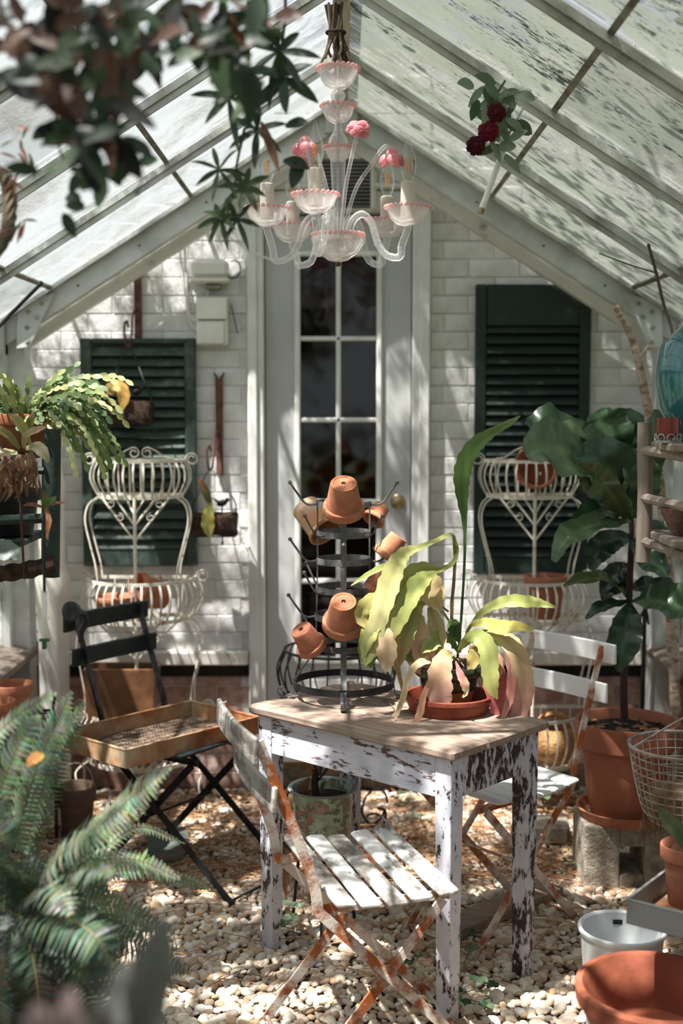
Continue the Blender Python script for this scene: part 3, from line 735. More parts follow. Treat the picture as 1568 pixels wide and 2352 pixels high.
def rack_pot(key, label, rr, rb, h, mat, lean=(.62, .78), spin=0, dz=0, collar=.24, name='terracotta_pot'):
    tip, d = hook_tip[key]; a = (d*lean[0]+V((0, 0, lean[1]))).normalized()
    M = axis_mat(tip+a*.010+V((0, 0, dz)), -a, spin); return pot(name, label, M, rr, rb, h, mat, 'clay pots on the drying rack', collar)
rack_pot((0, 270), 'large upturned terracotta pot at the very top of the drying rack', .060, .037, .102, 'terra_old', (.55, .8))
rack_pot((1, 135), 'lime-streaked clay pot tipped on its side, upper left of the rack', .055, .042, .115, 'terra_white', (.8, .62), collar=.12)
rack_pot((1, 45), 'small clay pot with dark open mouth, upper right of the rack', .037, .024, .058, 'terra_old', (.75, .7))
rack_pot((2, 0), 'stained ridged clay pot on right prong above the yellow leaf', .042, .027, .075, 'terra_old', (.6, .8))
rack_pot((3, 315), 'small bright orange clay pot half hidden by a yellow leaf', .036, .023, .066, 'terra', (.5, .85))
rack_pot((4, 270), 'large mottled terracotta pot hung low in front of the rack', .062, .036, .100, 'terra_old', (.6, .8), spin=1)
rack_pot((5, 225), 'reddish clay pot with dirty rim at the lower left of the rack', .047, .030, .078, 'terra', (.62, .78))

# ================================================================== plant on the table
pc = PZ(1030, 1632, TZ); pc.z = TZ
m = MB(); m.lathe([(1e-4, .008), (.105, .008), (.117, .048), (.121, .051), (.126, .048), (.127, .038), (.121, .034), (.119, .026), (.108, 0), (1e-4, 0)], 48)
so = m.build('clay_saucer', MT['terra_dark'], ang=30); so.location = pc; tag(so, 'deep reddish brown clay saucer under the potted plant on the table', 'saucer')
plant = thing('potted_orchid_cactus', 'pot plant with long drooping yellow, green and pink strap leaves', 'potted plant', pc+V((0, .01, .0085)))
pb = pc+V((0, .01, .0085))
Mp = Matrix.Translation(pb)
m = MB(); m.lathe([(1e-4, .006), (.05, .006), (.066, .09), (.078, .09), (.072, .05), (.060, 0), (1e-4, 0)], 40, Mp); potb = m.build('pot', m_plain('ochre_clay', lin(164,112,70), lin(128,82,50), 12, .7, 0, .2), plant)
m = MB(); m.lathe([(.070, .052), (.078, .058), (.082, .088), (.090, .092), (.096, .098), (.098, .115), (.094, .124), (.086, .122), (.080, .108), (.072, .08)], 40, Mp); m.build('glazed_rim', m_plain('green_glaze', lin(52,62,40), lin(36,40,30), 10, .22, 0, .1, .6), plant)
m = MB(); m.lathe([(1e-4, .112), (.05, .114), (.081, .108)], 24, Mp); m.build('soil', MT['soil'], plant)
def G(r, g, b):
    k = (r+g+b)/3; return lin(r+(k-r)*.14, g+(k-g)*.14, b+(k-b)*.14)
YG, GR, DG, TN, PE, PK, RD, PA = G(178,184,96), G(98,132,62), G(62,96,52), G(216,190,132), G(236,200,156), G(226,164,148), G(190,88,88), G(232,204,160)
Yb = pb.y
def lerp(a, b, t): return tuple(a[i]+(b[i]-a[i])*t for i in range(4))
def strapleaf(pts, cols, parent, mat, Y0, normal=(.1, -1, .45), name='leaf', wave=.06, seed=0, lobes=.06, spx=None, fold=.12, sub=5, nc=2, wk=1.1, veins=False):
    """pts: (u, v, depth offset, width in photo px)"""
    w3 = [P(p[0], p[1], Y0+p[2]) for p in pts]; ws = [V((p[3]/FPX*(Y0+p[2])*wk, 0, 0)) for p in pts]
    q = cr(w3, sub); wq = [max(.0006, x.x) for x in cr(ws, sub)]; n = len(q)
    k = len(cols)-1; cc = []
    for i in range(n):
        t = i/(n-1)*k; a = min(int(t), k-1); cc.append(lerp(cols[a], cols[a+1], t-a))
    m = MB(); m.leaf(q, wq, normal, cc, nc, fold, wave, 3, lobes, seed, 0., veins); return m.build(name, mat, parent)
LV = [
 ([(1050,1515,0,4),(1058,1430,0,5),(1066,1300,-.01,5),(1067,1210,-.01,8),(1062,1150,-.01,20),(1060,1100,-.02,30),(1068,1060,-.02,33),(1092,1022,-.03,30),(1130,993,-.04,18),(1168,972,-.05,13),(1195,955,-.06,2)], [DG,DG,GR,GR,G(120,150,78)]),
 ([(1040,1490,0,6),(1037,1400,0,7),(1043,1320,0,6),(1044,1255,0,7),(1036,1228,-.01,8),(1000,1242,-.03,9),(960,1258,-.05,12),(930,1270,-.06,24),(908,1300,-.08,36),(890,1350,-.09,42),(872,1410,-.10,36),(856,1462,-.10,36),(846,1500,-.1,30),(838,1530,-.1,3)], [G(150,120,90),G(140,130,80),YG,G(200,198,120),G(214,206,140),G(150,160,84)]),
 ([(1042,1235,.01,6),(1049,1262,.0,8),(1040,1292,-.01,9),(1010,1308,-.02,12),(972,1308,-.04,30),(940,1330,-.06,44),(905,1375,-.07,46),(876,1420,-.08,44),(856,1462,-.08,46),(846,1505,-.08,38),(852,1534,-.08,3)], [G(120,120,60),G(160,170,84),YG,G(150,166,84),G(128,148,76)]),
 ([(935,1283,-.05,5),(885,1299,-.06,12),(840,1322,-.07,9),(806,1345,-.08,2)], [YG,G(176,186,100),G(150,160,80)]),
 ([(958,1312,-.03,30),(978,1336,-.03,50),(996,1370,-.04,46),(1012,1404,-.04,4)], [G(200,196,120),TN,G(220,190,130)]),
 ([(866,1425,-.09,6),(878,1455,-.10,36),(888,1495,-.11,40),(888,1525,-.11,26),(884,1545,-.11,2)], [PE,PE,G(238,206,160)]),
 ([(905,1385,-.06,8),(868,1374,-.08,24),(838,1390,-.09,28),(830,1418,-.09,26),(850,1440,-.09,14),(872,1440,-.09,3)], [YG,G(200,192,110),G(212,190,110)]),
 ([(1040,1440,0,4),(1012,1402,-.02,6),(975,1384,-.03,10),(950,1410,-.04,34),(958,1460,-.05,48),(968,1515,-.05,52),(985,1560,-.05,6)], [G(160,140,100),YG,G(190,180,110),G(224,178,150),G(214,158,140)]),
 ([(1030,1405,-.01,4),(985,1376,-.02,5),(945,1398,-.03,8),(918,1430,-.04,28),(908,1478,-.05,30),(912,1530,-.05,12),(920,1565,-.05,8),(926,1600,-.05,3)], [G(120,110,80),YG,G(170,172,90),G(200,176,110),G(196,160,110)]),
 ([(1052,1500,-.01,4),(1034,1468,-.02,16),(1008,1466,-.04,28),(985,1482,-.06,28),(968,1500,-.07,3)], [GR,G(150,168,86),G(176,184,100)]),
 ([(1040,1500,-.05,5),(1022,1508,-.09,30),(1010,1545,-.11,44),(1010,1590,-.11,46),(1009,1630,-.11,34),(1006,1654,-.11,3)], [G(214,196,120),G(224,182,140),G(226,170,150),G(212,146,136)]),
 ([(985,1514,-.06,16),(955,1528,-.09,14),(936,1560,-.11,12),(926,1600,-.12,12),(914,1632,-.12,9),(904,1648,-.12,12)], [PA,G(226,196,150),G(236,206,160)]),
 ([(990,1555,-.10,6),(972,1600,-.12,12),(963,1640,-.13,14),(950,1660,-.14,10),(920,1667,-.14,11),(894,1668,-.14,10)], [G(216,150,120),G(236,176,138),G(240,186,150)]),
 ([(1056,1500,0,3),(1080,1440,.0,5),(1112,1402,-.01,14),(1160,1382,-.03,24),(1215,1382,-.05,22),(1250,1388,-.06,14),(1276,1395,-.07,3)], [G(120,130,70),YG,G(176,184,92),G(160,172,84)]),
 ([(1056,1495,0,3),(1078,1440,-.02,6),(1108,1430,-.04,18),(1145,1440,-.06,28),(1190,1440,-.08,20),(1226,1446,-.09,3)], [G(150,150,80),G(190,182,80),G(200,188,78),G(200,180,90)]),
 ([(1050,1500,-.03,5),(1070,1470,-.06,16),(1098,1462,-.08,28),(1120,1492,-.10,36),(1124,1540,-.11,34),(1130,1580,-.12,24),(1142,1606,-.12,3)], [YG,G(166,176,92),G(178,182,100),G(190,190,96)]),
 ([(1112,1475,-.04,6),(1128,1510,-.06,38),(1134,1560,-.06,44),(1146,1610,-.06,44),(1160,1645,-.06,34),(1180,1664,-.06,3)], [G(196,120,104),RD,G(206,110,104),G(196,84,96)]),
 ([(1100,1460,-.02,8),(1150,1462,-.04,26),(1186,1500,-.06,40),(1200,1560,-.07,42),(1198,1615,-.07,36),(1182,1650,-.07,26),(1150,1664,-.08,6)], [G(200,180,110),TN,G(222,176,140),G(224,160,146),G(214,130,130)]),
 ([(1160,1500,-.07,4),(1172,1540,-.08,16),(1170,1600,-.09,18),(1150,1660,-.1,5)], [PK,G(206,120,110),PK]),
 ([(1120,1480,-.05,3),(1140,1510,-.06,18),(1142,1545,-.07,20),(1130,1570,-.07,3)], [G(200,160,120),G(210,150,120),PK]),
 ([(1056,1478,-.02,3),(1046,1452,-.04,24),(1038,1434,-.05,26),(1030,1424,-.05,3)], [DG,DG,GR]),
 ([(1046,1518,-.08,2),(1056,1548,-.10,14),(1066,1570,-.11,18),(1070,1590,-.11,10),(1062,1602,-.11,3)], [PK,G(226,130,124),G(228,196,150),G(226,196,150)]),
 ([(1000,1315,-.05,8),(965,1335,-.08,34),(935,1380,-.09,36),(905,1440,-.10,30),(895,1480,-.1,3)], [YG,G(160,170,88),G(170,176,96),G(206,190,120)]),
 ([(955,1400,-.05,8),(940,1430,-.07,34),(925,1470,-.08,36),(918,1510,-.08,22),(915,1535,-.08,2)], [G(150,160,80),G(180,172,100),G(214,176,130)]),
 ([(985,1395,-.02,8),(1000,1430,-.03,30),(1004,1480,-.04,34),(995,1520,-.04,20),(990,1545,-.04,2)], [G(170,170,96),G(216,186,140),G(222,170,146)]),
 ([(1060,1490,.03,4),(1085,1465,.05,20),(1120,1462,.06,26),(1160,1480,.06,16),(1185,1500,.06,3)], [GR,G(130,150,80),G(160,166,90)]),
 ([(1075,1500,-.04,4),(1090,1490,-.06,20),(1085,1520,-.07,24),(1075,1545,-.07,3)], [G(200,180,110),G(190,170,90),G(210,180,120)]),
 ([(890,1400,-.07,6),(862,1430,-.09,26),(842,1470,-.1,30),(834,1510,-.1,3)], [YG,G(186,186,104),G(150,162,84)]),
 ([(930,1495,-.04,4),(925,1478,-.05,18),(935,1505,-.06,22),(950,1520,-.06,4)], [GR,G(120,150,76),GR]),
]
for k, (pts, cols) in enumerate(LV):
    strapleaf(pts, cols, plant, MT['leaf_thick'], Yb, (random.uniform(-.3, .3), -1, random.uniform(.2, .6)), seed=k*1.7, wk=1.25, lobes=.09, wave=.08)
for k in range(14):      # dry stems over the soil
    a = random.uniform(0, 2*PI); r = random.uniform(.03, .08)
    p = pb+V((0, 0, .112)); m = MB(); m.tube(cr([p+V((0, 0, .0)), p+V((math.cos(a)*r*.5, math.sin(a)*r*.5, .03)), p+V((math.cos(a)*r, math.sin(a)*r, .012))], 4), .0016, 4, col=G(160,120,90)); m.build('dry_stem', MT['stem'], plant)

# dry twig and bits on the table by the rack
tw = thing('dry_twig', 'wiry dry twig with withered leaves lying on the table by the rack', 'twig', PZ(880, 1610, TZ+.003))
for pts in (((820,1612),(850,1600),(890,1608),(925,1598)), ((850,1602),(860,1588),(880,1580)), ((880,1606),(900,1620),(905,1632)), ((835,1606),(815,1598),(800,1602))):
    m = MB(); m.tube(cr([PZ(u, v, TZ+.004+.004*(i % 2)) for i, (u, v) in enumerate(pts)], 4), .0012, 4, col=G(104,84,68)); m.build('twig', MT['stem'], tw)
for (u, v) in ((822,1590),(836,1586),(850,1590),(812,1594),(905,1600),(842,1606)):
    m = MB(); p = PZ(u, v, TZ+.004); a = random.uniform(0, 6); m.leaf([p, p+V((math.cos(a)*.01, math.sin(a)*.01, .003)), p+V((math.cos(a)*.02, math.sin(a)*.02, .001))], [.003, .009, .002], (0, 0, 1), G(200,170,130), 1, .3); m.build('withered_leaf', MT['leaf'], tw)
# ================================================================== folding slat chairs
def chair(name, label, loc, face_deg, mats, sd=.32, sw=.43, nsl=5, sh=.45, bt=.82, lean=.10, slat_w=.048, back2=.115, bs_h=.062, bw=1.0, ff=.05, mback=None):
    t = thing(name, label, 'chair', loc, math.radians(face_deg), 'folding slat chairs')
    mslat, mslat2, mbar = mats
    xb, xf = -sd/2, sd/2; yo = sw/2-.05
    for s_ in (-1, 1):
        p = [V((xb-.03-lean, s_*yo, bt)), V((xb-.045, s_*yo, sh+.10)), V((xb-.02, s_*yo, sh-.01)), V((xf+ff, s_*yo, .0))]
        q = cr(p[:3], 5)+[p[3]]
        m = MB(); m.strap(q, .024, .006, (1, 0, .3)); m.build('long_leg', mbar, t, world=False)
        m = MB(); yi = s_*(yo-.012); m.bar((xf-.02, yi, sh-.02), (xb-.07, yi, 0), .024, .006, (1, 0, .3)); m.build('short_leg', mbar, t, world=False)
        m = MB(); m.bar((xb-.03, s_*(yo-.02), sh-.012), (xf, s_*(yo-.02), sh-.012), .022, .006, (0, 0, 1)); m.build('seat_rail', mbar, t, world=False)
    for (x, z, y) in ((xf+ff-.02, .022, yo), (xb-.052, .022, yo-.012)):
        m = MB(); m.tube([(x, -y, z), (x, y, z)], .005, 6); m.build('stretcher', mbar, t, world=False)
    m = MB(); m.tube([(-.005, -yo, .235), (-.005, yo, .235)], .005, 6); m.build('pivot_rod', mbar, t, world=False)
    pit = sd/nsl
    for k in range(nsl):
        x = xb+pit*(k+.5); m = MB(); m.rbox((0, 0, 0), (slat_w, sw, .014), .005)
        dz = .006*abs(k-(nsl-1)/2)
        o = m.build('seat_slat', mslat2 if k in (0, 2) else mslat, t, world=False); o.location = (x, 0, sh+.006+dz); o.rotation_euler = (0, (k-(nsl-1)/2)*-.05, random.uniform(-.012, .012))
    for z0, in ((bt-bs_h/2+.01,), (bt-back2-bs_h/2+.01,)):
        f = (bt-z0)/(bt-sh-.1); x0 = xb-.03-lean*(1-f*.85)-.01
        pts = [V((x0-.014*(1-(yy/(sw/2))**2), yy, z0)) for yy in [bw*sw/2*(-1+2*i/8) for i in range(9)]]
        m = MB(); m.strap(pts, bs_h, .012, (lean*.25, 0, 1)); m.build('back_slat', mback or mslat, t, world=False, bevel=.004)
    return t
# white chair in front of the table, seen from behind
cs = [PZ(655, 1940, .455), PZ(885, 1905, .455), PZ(1035, 2050, .455), PZ(790, 2110, .455)]
cc_ = (cs[0]+cs[1]+cs[2]+cs[3])/4; fd = ((cs[1]+cs[2])-(cs[0]+cs[3])); fdeg = math.degrees(math.atan2(fd.y, fd.x))
sdep = fd.length/2; swid = ((cs[0]+cs[1])-(cs[2]+cs[3])).length/2
chair('folding_chair', 'white slatted folding chair with rusty legs drawn up in front of the table', (cc_.x, cc_.y, 0), 17.5, (MT['slat_white'], MT['slat_grey'], MT['rust_white']), sd=sdep+.02, sw=swid, nsl=5, slat_w=.05, lean=.13, bt=.85, bw=.84, ff=.1, mback=MT['slat_grey'])
# white chair behind the table on the right
b0, b1 = PZ(1192, 1472, .825), PZ(1396, 1512, .825); bm_ = (b0+b1)/2; lat = (b1-b0); la = math.atan2(lat.y, lat.x)
fa = la-PI/2; fdir = V((math.cos(fa), math.sin(fa), 0))
wc = bm_+fdir*.31
chair('folding_chair', 'clean white folding chair with two back slats beside the fig tree', (wc.x, wc.y, 0), math.degrees(fa), (MT['slat_clean'], MT['slat_clean'], MT['rust_white']), sd=.36, sw=lat.length+.02, nsl=6, bt=.855, lean=.12, slat_w=.054)
# dark green chair on the left with a tray on it
b0, b1 = PZ(162, 1440, .84), PZ(345, 1405, .84); bm_ = (b0+b1)/2; lat = (b1-b0); la = math.atan2(lat.y, lat.x)
fa = la-PI/2; fdir = V((math.cos(fa), math.sin(fa), 0)); gc = bm_+fdir*.33
GCH = (gc, fa)
chair('folding_chair', 'dark green folding chair with chipped back slats carrying a rusty tray', (gc.x, gc.y, 0), math.degrees(fa), (MT['dark_green'], MT['dark_green'], MT['black_iron']), sd=.38, sw=lat.length+.02, nsl=6, bt=.87, lean=.13, slat_w=.056, ff=.17)

# rusty tray on the green chair
trc = [PZ(218, 1662, .53), PZ(290, 1725, .53), PZ(592, 1648, .53)]
ta = (trc[2]-trc[1]); tb = (trc[0]-trc[1]); tb = tb-ta.normalized()*tb.dot(ta.normalized())
tc = trc[1]+ta/2+tb/2
tray = thing('metal_tray', 'rectangular rusty metal tray lying on the dark green chair', 'tray', (tc.x, tc.y, .474), math.atan2(ta.y, ta.x))
lx, ly, hh = ta.length/2, max(tb.length/2, .14), .058
m = MB(); m.box((0, 0, .004), (2*lx, 2*ly, .004)); m.build('tray_floor', m_plain('gritty_tray_floor', lin(150,128,108), lin(70,54,44), 60, .9, 0, .8), tray, world=False)
for (x, y, w, d) in ((0, -ly, 2*lx, .004), (0, ly, 2*lx, .004), (-lx, 0, .004, 2*ly), (lx, 0, .004, 2*ly)):
    m = MB(); m.box((x, y, hh/2), (w, d, hh)); m.tube([(x-w/2 if w > .01 else x, y-d/2 if d > .01 else y, hh), (x+w/2 if w > .01 else x, y+d/2 if d > .01 else y, hh)], .004, 6); m.build('tray_side', MT['tray_rust'], tray, world=False, smooth=False)
m = MB(); rr = random.Random(3)
for k in range(40):
    for j in range(9):
        x = -lx+.03+(2*lx-.06)*k/39; y = -ly+.03+(2*ly-.06)*j/8
        m.sphere((x, y, .007), .004, 6, 3)
m.build('tray_bumps', m_plain('tray_bumps', lin(110,90,74), lin(60,46,38), 40, .8), tray, world=False, kind='stuff')

# ================================================================== white wire plant stands
def spiral(c, r0, r1, a0, a1, n=18, ax=V((1, 0, 0)), az=V((0, 0, 1))):
    return [V(c)+(ax*math.cos(a0+(a1-a0)*i/n)+az*math.sin(a0+(a1-a0)*i/n))*(r0+(r1-r0)*i/n) for i in range(n+1)]
YS = 4.93
def zs(v): return P(325, v, YS-.12).z
T1, B1, T2, B2, T3, B3 = zs(1060), zs(1142), zs(1335), zs(1424), zs(1640), zs(1748)
def dshape(a, b, z, n=20):
    f = [V((a*math.cos(PI+PI*i/n), b*math.sin(PI+PI*i/n), z)) for i in range(n+1)]
    return f+[V((a*(1-2*k/8), 0, z)) for k in range(1, 8)]
def plant_stand(label, x):
    t = thing('plant_stand', label, 'plant stand', (x, YS, 0), 0, 'white wire plant stands')
    W = MT['wire_white']
    for (a, b, zt, zb_, nb) in ((.178, .17, T1, B1, 17), (.215, .235, T2, B2, 21), (.235, .27, T3, B3, 21)):
        m = MB(); m.strap(dshape(a, b, zt), .012, .005, (0, 0, 1), True); m.build('rim', W, t, world=False)
        m = MB(); m.strap(dshape(a*.93, b*.93, zb_), .016, .006, (0, 0, 1), True); m.build('basket_floor_ring', W, t, world=False)
        for k in range(9):
            xx = a*.88*(-1+2*k/8); yy = -b*.93*math.sqrt(max(0, 1-(xx/(a*.93))**2))
            m = MB(); m.tube([(xx, 0, zb_), (xx, yy, zb_)], .003, 5); m.build('floor_rod', W, t, world=False)
        for k in range(nb):
            th = PI+PI*k/(nb-1); c, s_ = math.cos(th), math.sin(th)
            p = [V((a*q*c, b*q*s_, z)) for q, z in ((.99, zt), (1.09, zt-.25*(zt-zb_)), (1.10, zt-.55*(zt-zb_)), (1.0, zt-.85*(zt-zb_)), (.93, zb_))]
            m = MB(); m.strap(cr(p, 4), .0075, .003, (-s_*a, c*b, 0)); m.build('basket_bar', W, t, world=False)
        for k in range(1, 8):
            xx = a*(-1+2*k/8); m = MB(); m.tube([(xx, 0, zt), (xx*.95, 0, zb_)], .003, 5); m.build('back_bar', W, t, world=False)
        for s_ in (-1, 1):
            m = MB(); m.strap(spiral((s_*(a+.022), -.0, zt+.004), .026, .011, PI if s_ > 0 else 0, PI-s_*3.6*PI*.8 if s_ > 0 else 3.6*PI*.8, 26), .01, .004, (0, 1, 0)); m.build('rim_scroll', W, t, world=False)
    # crest
    for s_ in (-1, 1):
        p = cr([(s_*.13, 0, T1+.006), (s_*.095, 0, T1+.012), (s_*.06, 0, T1+.036), (s_*.03, 0, T1+.05)], 5)+spiral((s_*.026, 0, T1+.028), .022, .008, PI/2, PI/2+(s_*-1)*-3.2*PI*.75, 22)[1:]
        m = MB(); m.strap(p, .01, .004, (0, 1, 0)); m.build('crest_scroll', W, t, world=False)
    # front post and fan brackets
    m = MB(); m.tube([(0, -.16, B1), (0, -.165, B3)], .0065, 8); m.build('post', W, t, world=False)
    for zb_, zl, w in ((B1, B1-.165, .13), (B2, B2-.15, .16), (B3, B3-.06, .1)):
        for s_ in (-1, 1):
            for f, q in ((1., 0.), (.62, .36), (.3, .62)):
                p0 = V((0, -.162, zl+(zb_-zl)*q)); p1 = V((s_*w*f, -.13, zb_)); md = (p0+p1)/2
                m = MB(); m.tube([p0, md, p1], .0042, 6); br_ = m.build('bracket', W, t, world=False)
            for (cx, cz) in ((.46, .62), (.72, .93)):
                m = MB(); m.strap(spiral((s_*w*cx, -.15, zl+(zb_-zl)*cz-.012), .017, .006, PI/2, PI/2+s_*3*PI*.8, 16), .007, .003, (0, 1, 0)); m.build('bracket_scroll', W, t, world=False)
    # curved side legs
    for s_ in (-1, 1):
        for yy in (-.02, -.11):
            p = [(s_*.15, yy, B1), (s_*.185, yy, B1-.03), (s_*.197, yy*1.05, B1-.09), (s_*.178, yy*1.1, B1-.18), (s_*.158, yy*1.15, B1-.26), (s_*.15, yy*1.2, T2)]
            m = MB(); m.strap(cr(p, 5), .011, .005, (0, 1, 0)); m.build('side_leg', W, t, world=False)
            p = [(s_*.17, yy, B2), (s_*.22, yy, B2-.03), (s_*.238, yy*1.1, B2-.10), (s_*.22, yy*1.2, B2-.2), (s_*.205, yy*1.3, B2-.28), (s_*.205, yy*1.3, T3)]
            m = MB(); m.strap(cr(p, 5), .011, .005, (0, 1, 0)); m.build('side_leg', W, t, world=False)
            p = [(s_*.2, yy, B3), (s_*.24, yy*1.4, B3-.03), (s_*.235, yy*1.6, B3-.08), (s_*.25, yy*1.7, .005)]
            m = MB(); m.strap(cr(p, 5), .011, .005, (0, 1, 0)); m.build('foot', W, t, world=False)
    return t
SXL, SXR = P(326, 1300, YS).x, P(1212, 1300, YS).x
st1 = plant_stand('tall white wire plant stand left of the door behind the green chair', SXL)
st2 = copy_tree(st1); st2.location = (SXR, YS, 0); st2.matrix_basis = Matrix.Translation((SXR, YS, 0)); st2['label'] = 'tall white wire plant stand right of the door behind the white chair'
# pots in the stands
def upright(name, label, c, rr, rb, h, mat, rotv=None, group='clay pots on the plant stands', **k):
    M = Matrix.Translation(V(c)); 
    if rotv is not None: M = axis_mat(c, rotv)
    return pot(name, label, M, rr, rb, h, mat, group, **k)
upright('terracotta_pot', 'clay pot lying on its side in the left stand middle basket', (SXL+.1, YS-.07, B2+.085), .075, .05, .125, 'terra', (-.85, -.5, .25))
upright('terracotta_pot', 'wide low clay pot standing in the left stand middle basket', (SXL-.085, YS-.11, B2+.008), .085, .065, .085, 'terra')
upright('terracotta_pot', 'clay pot tipped towards the viewer in the right stand top basket', (SXR+.035, YS-.045, B1+.085), .085, .055, .13, 'terra', (-.25, -.85, .25))
upright('terracotta_pot', 'tall orange clay pot standing in the right stand middle basket', (SXR+.05, YS-.12, B2+.009), .083, .055, .165, 'terra')
# brown trough in the left stand, woven-look amber pot in the right one
tr_ = thing('planter_trough', 'rectangular brown glazed planter standing low on the left plant stand', 'planter', (SXL-.06, YS-.13, B3+.009))
def trough(m, w, d, h, tp, th):
    def rect(k, z): return [(-w*k, -d*k, z), (w*k, -d*k, z), (w*k, d*k, z), (-w*k, d*k, z)]
    vs = rect(tp, 0)+rect(1, h)
    inn = [(x*(1-th/w), y*(1-th/d), z) for x, y, z in rect(1, h)]+[(x*(1-th/w), y*(1-th/d), .012) for x, y, z in rect(tp, 0)]
    vs += inn
    fs = [(3, 2, 1, 0), (12, 13, 14, 15)]+[(j, (j+1) % 4, 4+(j+1) % 4, 4+j) for j in range(4)]+[(4+j, 4+(j+1) % 4, 8+(j+1) % 4, 8+j) for j in range(4)]+[(8+j, 8+(j+1) % 4, 12+(j+1) % 4, 12+j) for j in range(4)]
    m.add(vs, fs)
m = MB(); trough(m, .14, .07, P(300, 1535, 4.75).z-B3-.009, .8, .014); m.build('trough_body', m_plain('brown_glaze', lin(132,92,60), lin(84,56,40), 8, .4, 0, .15, .5), tr_, world=False, bevel=.004, smooth=False)
m = MB(); m.box((0, 0, .12), (.22, .1, .01)); m.build('soil', MT['soil'], tr_, world=False)
ab = thing('amber_basket_pot', 'amber brown carved pot with looped handle in the right stand lowest basket', 'plant pot', (SXR+.09, YS-.12, B3+.009))
am = m_plain('amber_glaze', lin(196,150,92), lin(140,96,56), 22, .4, 0, .8, .5)
m = MB(); m.lathe([(1e-4, 0), (.06, 0), (.09, .03), (.098, .07), (.085, .11), (.07, .125), (.06, .125), (.072, .10), (.08, .05), (.05, .012), (1e-4, .012)], 28, None, False, None, (0, 2*PI), lambda a, j: .05*math.sin(9*a+j)); m.build('pot_body', am, ab, world=False)
m = MB(); m.tube(cr([(-.075, 0, .105), (-.05, 0, .16), (0, 0, .178), (.05, 0, .16), (.075, 0, .105)], 5), .011, 8); m.build('handle', am, ab, world=False)

# ================================================================== shutters
def shutter(label, u0, u1, v0, v1, top_panel, m_frame, m_slat, pitch=.041, mid=None):
    x0, x1, z1, z0 = Xd(u0), Xd(u1), Zd(v0), Zd(v1); y = D-.03
    t = thing('window_shutter', label, 'shutter', ((x0+x1)/2, D-.009, z0), 0, 'dark green shutters on the house wall')
    sw_ = .044
    for a in (x0+sw_/2, x1-sw_/2):
        m = MB(); m.rbox((a, y, (z0+z1)/2), (sw_, .034, z1-z0), .004); m.build('stile', m_frame, t)
    zt = z1-top_panel; zb_ = z0+.07
    m = MB(); m.rbox(((x0+x1)/2, y+.002, z1-top_panel/2), (x1-x0-2*sw_, .03, top_panel), .004); m.build('top_rail', m_frame, t)
    m = MB(); m.rbox(((x0+x1)/2, y+.002, z0+.035), (x1-x0-2*sw_, .03, .07), .004); m.build('bottom_rail', m_frame, t)
    if mid: m = MB(); m.rbox(((x0+x1)/2, y+.002, mid), (x1-x0-2*sw_, .03, .06), .004); m.build('middle_rail', m_frame, t)
    m = MB(); m.box(((x0+x1)/2, D-.013, (z0+z1)/2), (x1-x0-2*sw_, .004, z1-z0-.02)); m.build('back_panel', m_slat, t, smooth=False)
    z = zb_+pitch*.4; p0 = None
    while z < zt-.01:
        if not (mid and abs(z-mid) < .045):
            if p0 is None:
                m = MB(); m.rbox((0, 0, 0), (x1-x0-2*sw_, .007, .044), .003, Matrix.Rotation(-.55, 3, 'X')); p0 = m.build('louvre', m_slat, t, world=False); o = p0
            else: o = p0.copy(); C.objects.link(o); o.parent = t
            o.location = (0, y-(D-.009)-.002, z-z0)
        z += pitch
    return t
shutter('faded green louvred shutter left of the door, behind the hanging bark basket', 190, 452, 778, 1297, .022, MT['shutter_faded'], MT['shutter_faded'], mid=Zd(1140))
shutter('dark green louvred shutter right of the door with solid top panel', 1088, 1350, 655, 1315, .165, MT['shutter'], MT['shutter'])

# ================================================================== things on the back wall
def strap_hook(label, u, v0, v1, hookv):
    x = Xd(u); z1, z0 = Zd(v0), Zd(v1)
    t = thing('wall_hook', label, 'hook', (x, D-.01, z0))
    m = MB(); w = .015; yy = D-.022
    m.prism([(x-w*.9, yy, z0), (x+w*.9, yy, z0), (x+w, yy, z1-.02), (x+w*1.5, yy, z1), (x+w*1.1, yy, z1), (x, yy, z1-.028), (x-w*1.1, yy, z1), (x-w*1.5, yy, z1), (x-w, yy, z1-.02)], (0, .012, 0)); m.build('strap', MT['rust_iron'], t, smooth=False)
    zh = Zd(hookv); m = MB(); m.tube(cr([(x-.006, yy-.004, zh+.11), (x-.018, yy-.02, zh+.08), (x-.022, yy-.03, zh), (x-.03, yy-.04, zh-.045), (x-.042, yy-.05, zh-.03), (x-.046, yy-.055, zh+.03), (x-.036, yy-.055, zh+.055), (x-.03, yy-.05, zh+.03)], 5), .0045, 6); m.build('hook', MT['rust_iron'], t)
    for q in (.25, .7):
        m = MB(); m.sphere((x, yy-.002, z0+(z1-z0)*q), .006, 8, 4); m.build('nail', MT['rust_iron'], t)
    return V((x-.034, yy-.042, zh-.045))
hk1 = strap_hook('long rusty iron strap hook above the left shutter', 321, 600, 780, 772)
hk2 = strap_hook('rusty iron strap hook on the wall beside the door frame', 504, 856, 1092, 1052)
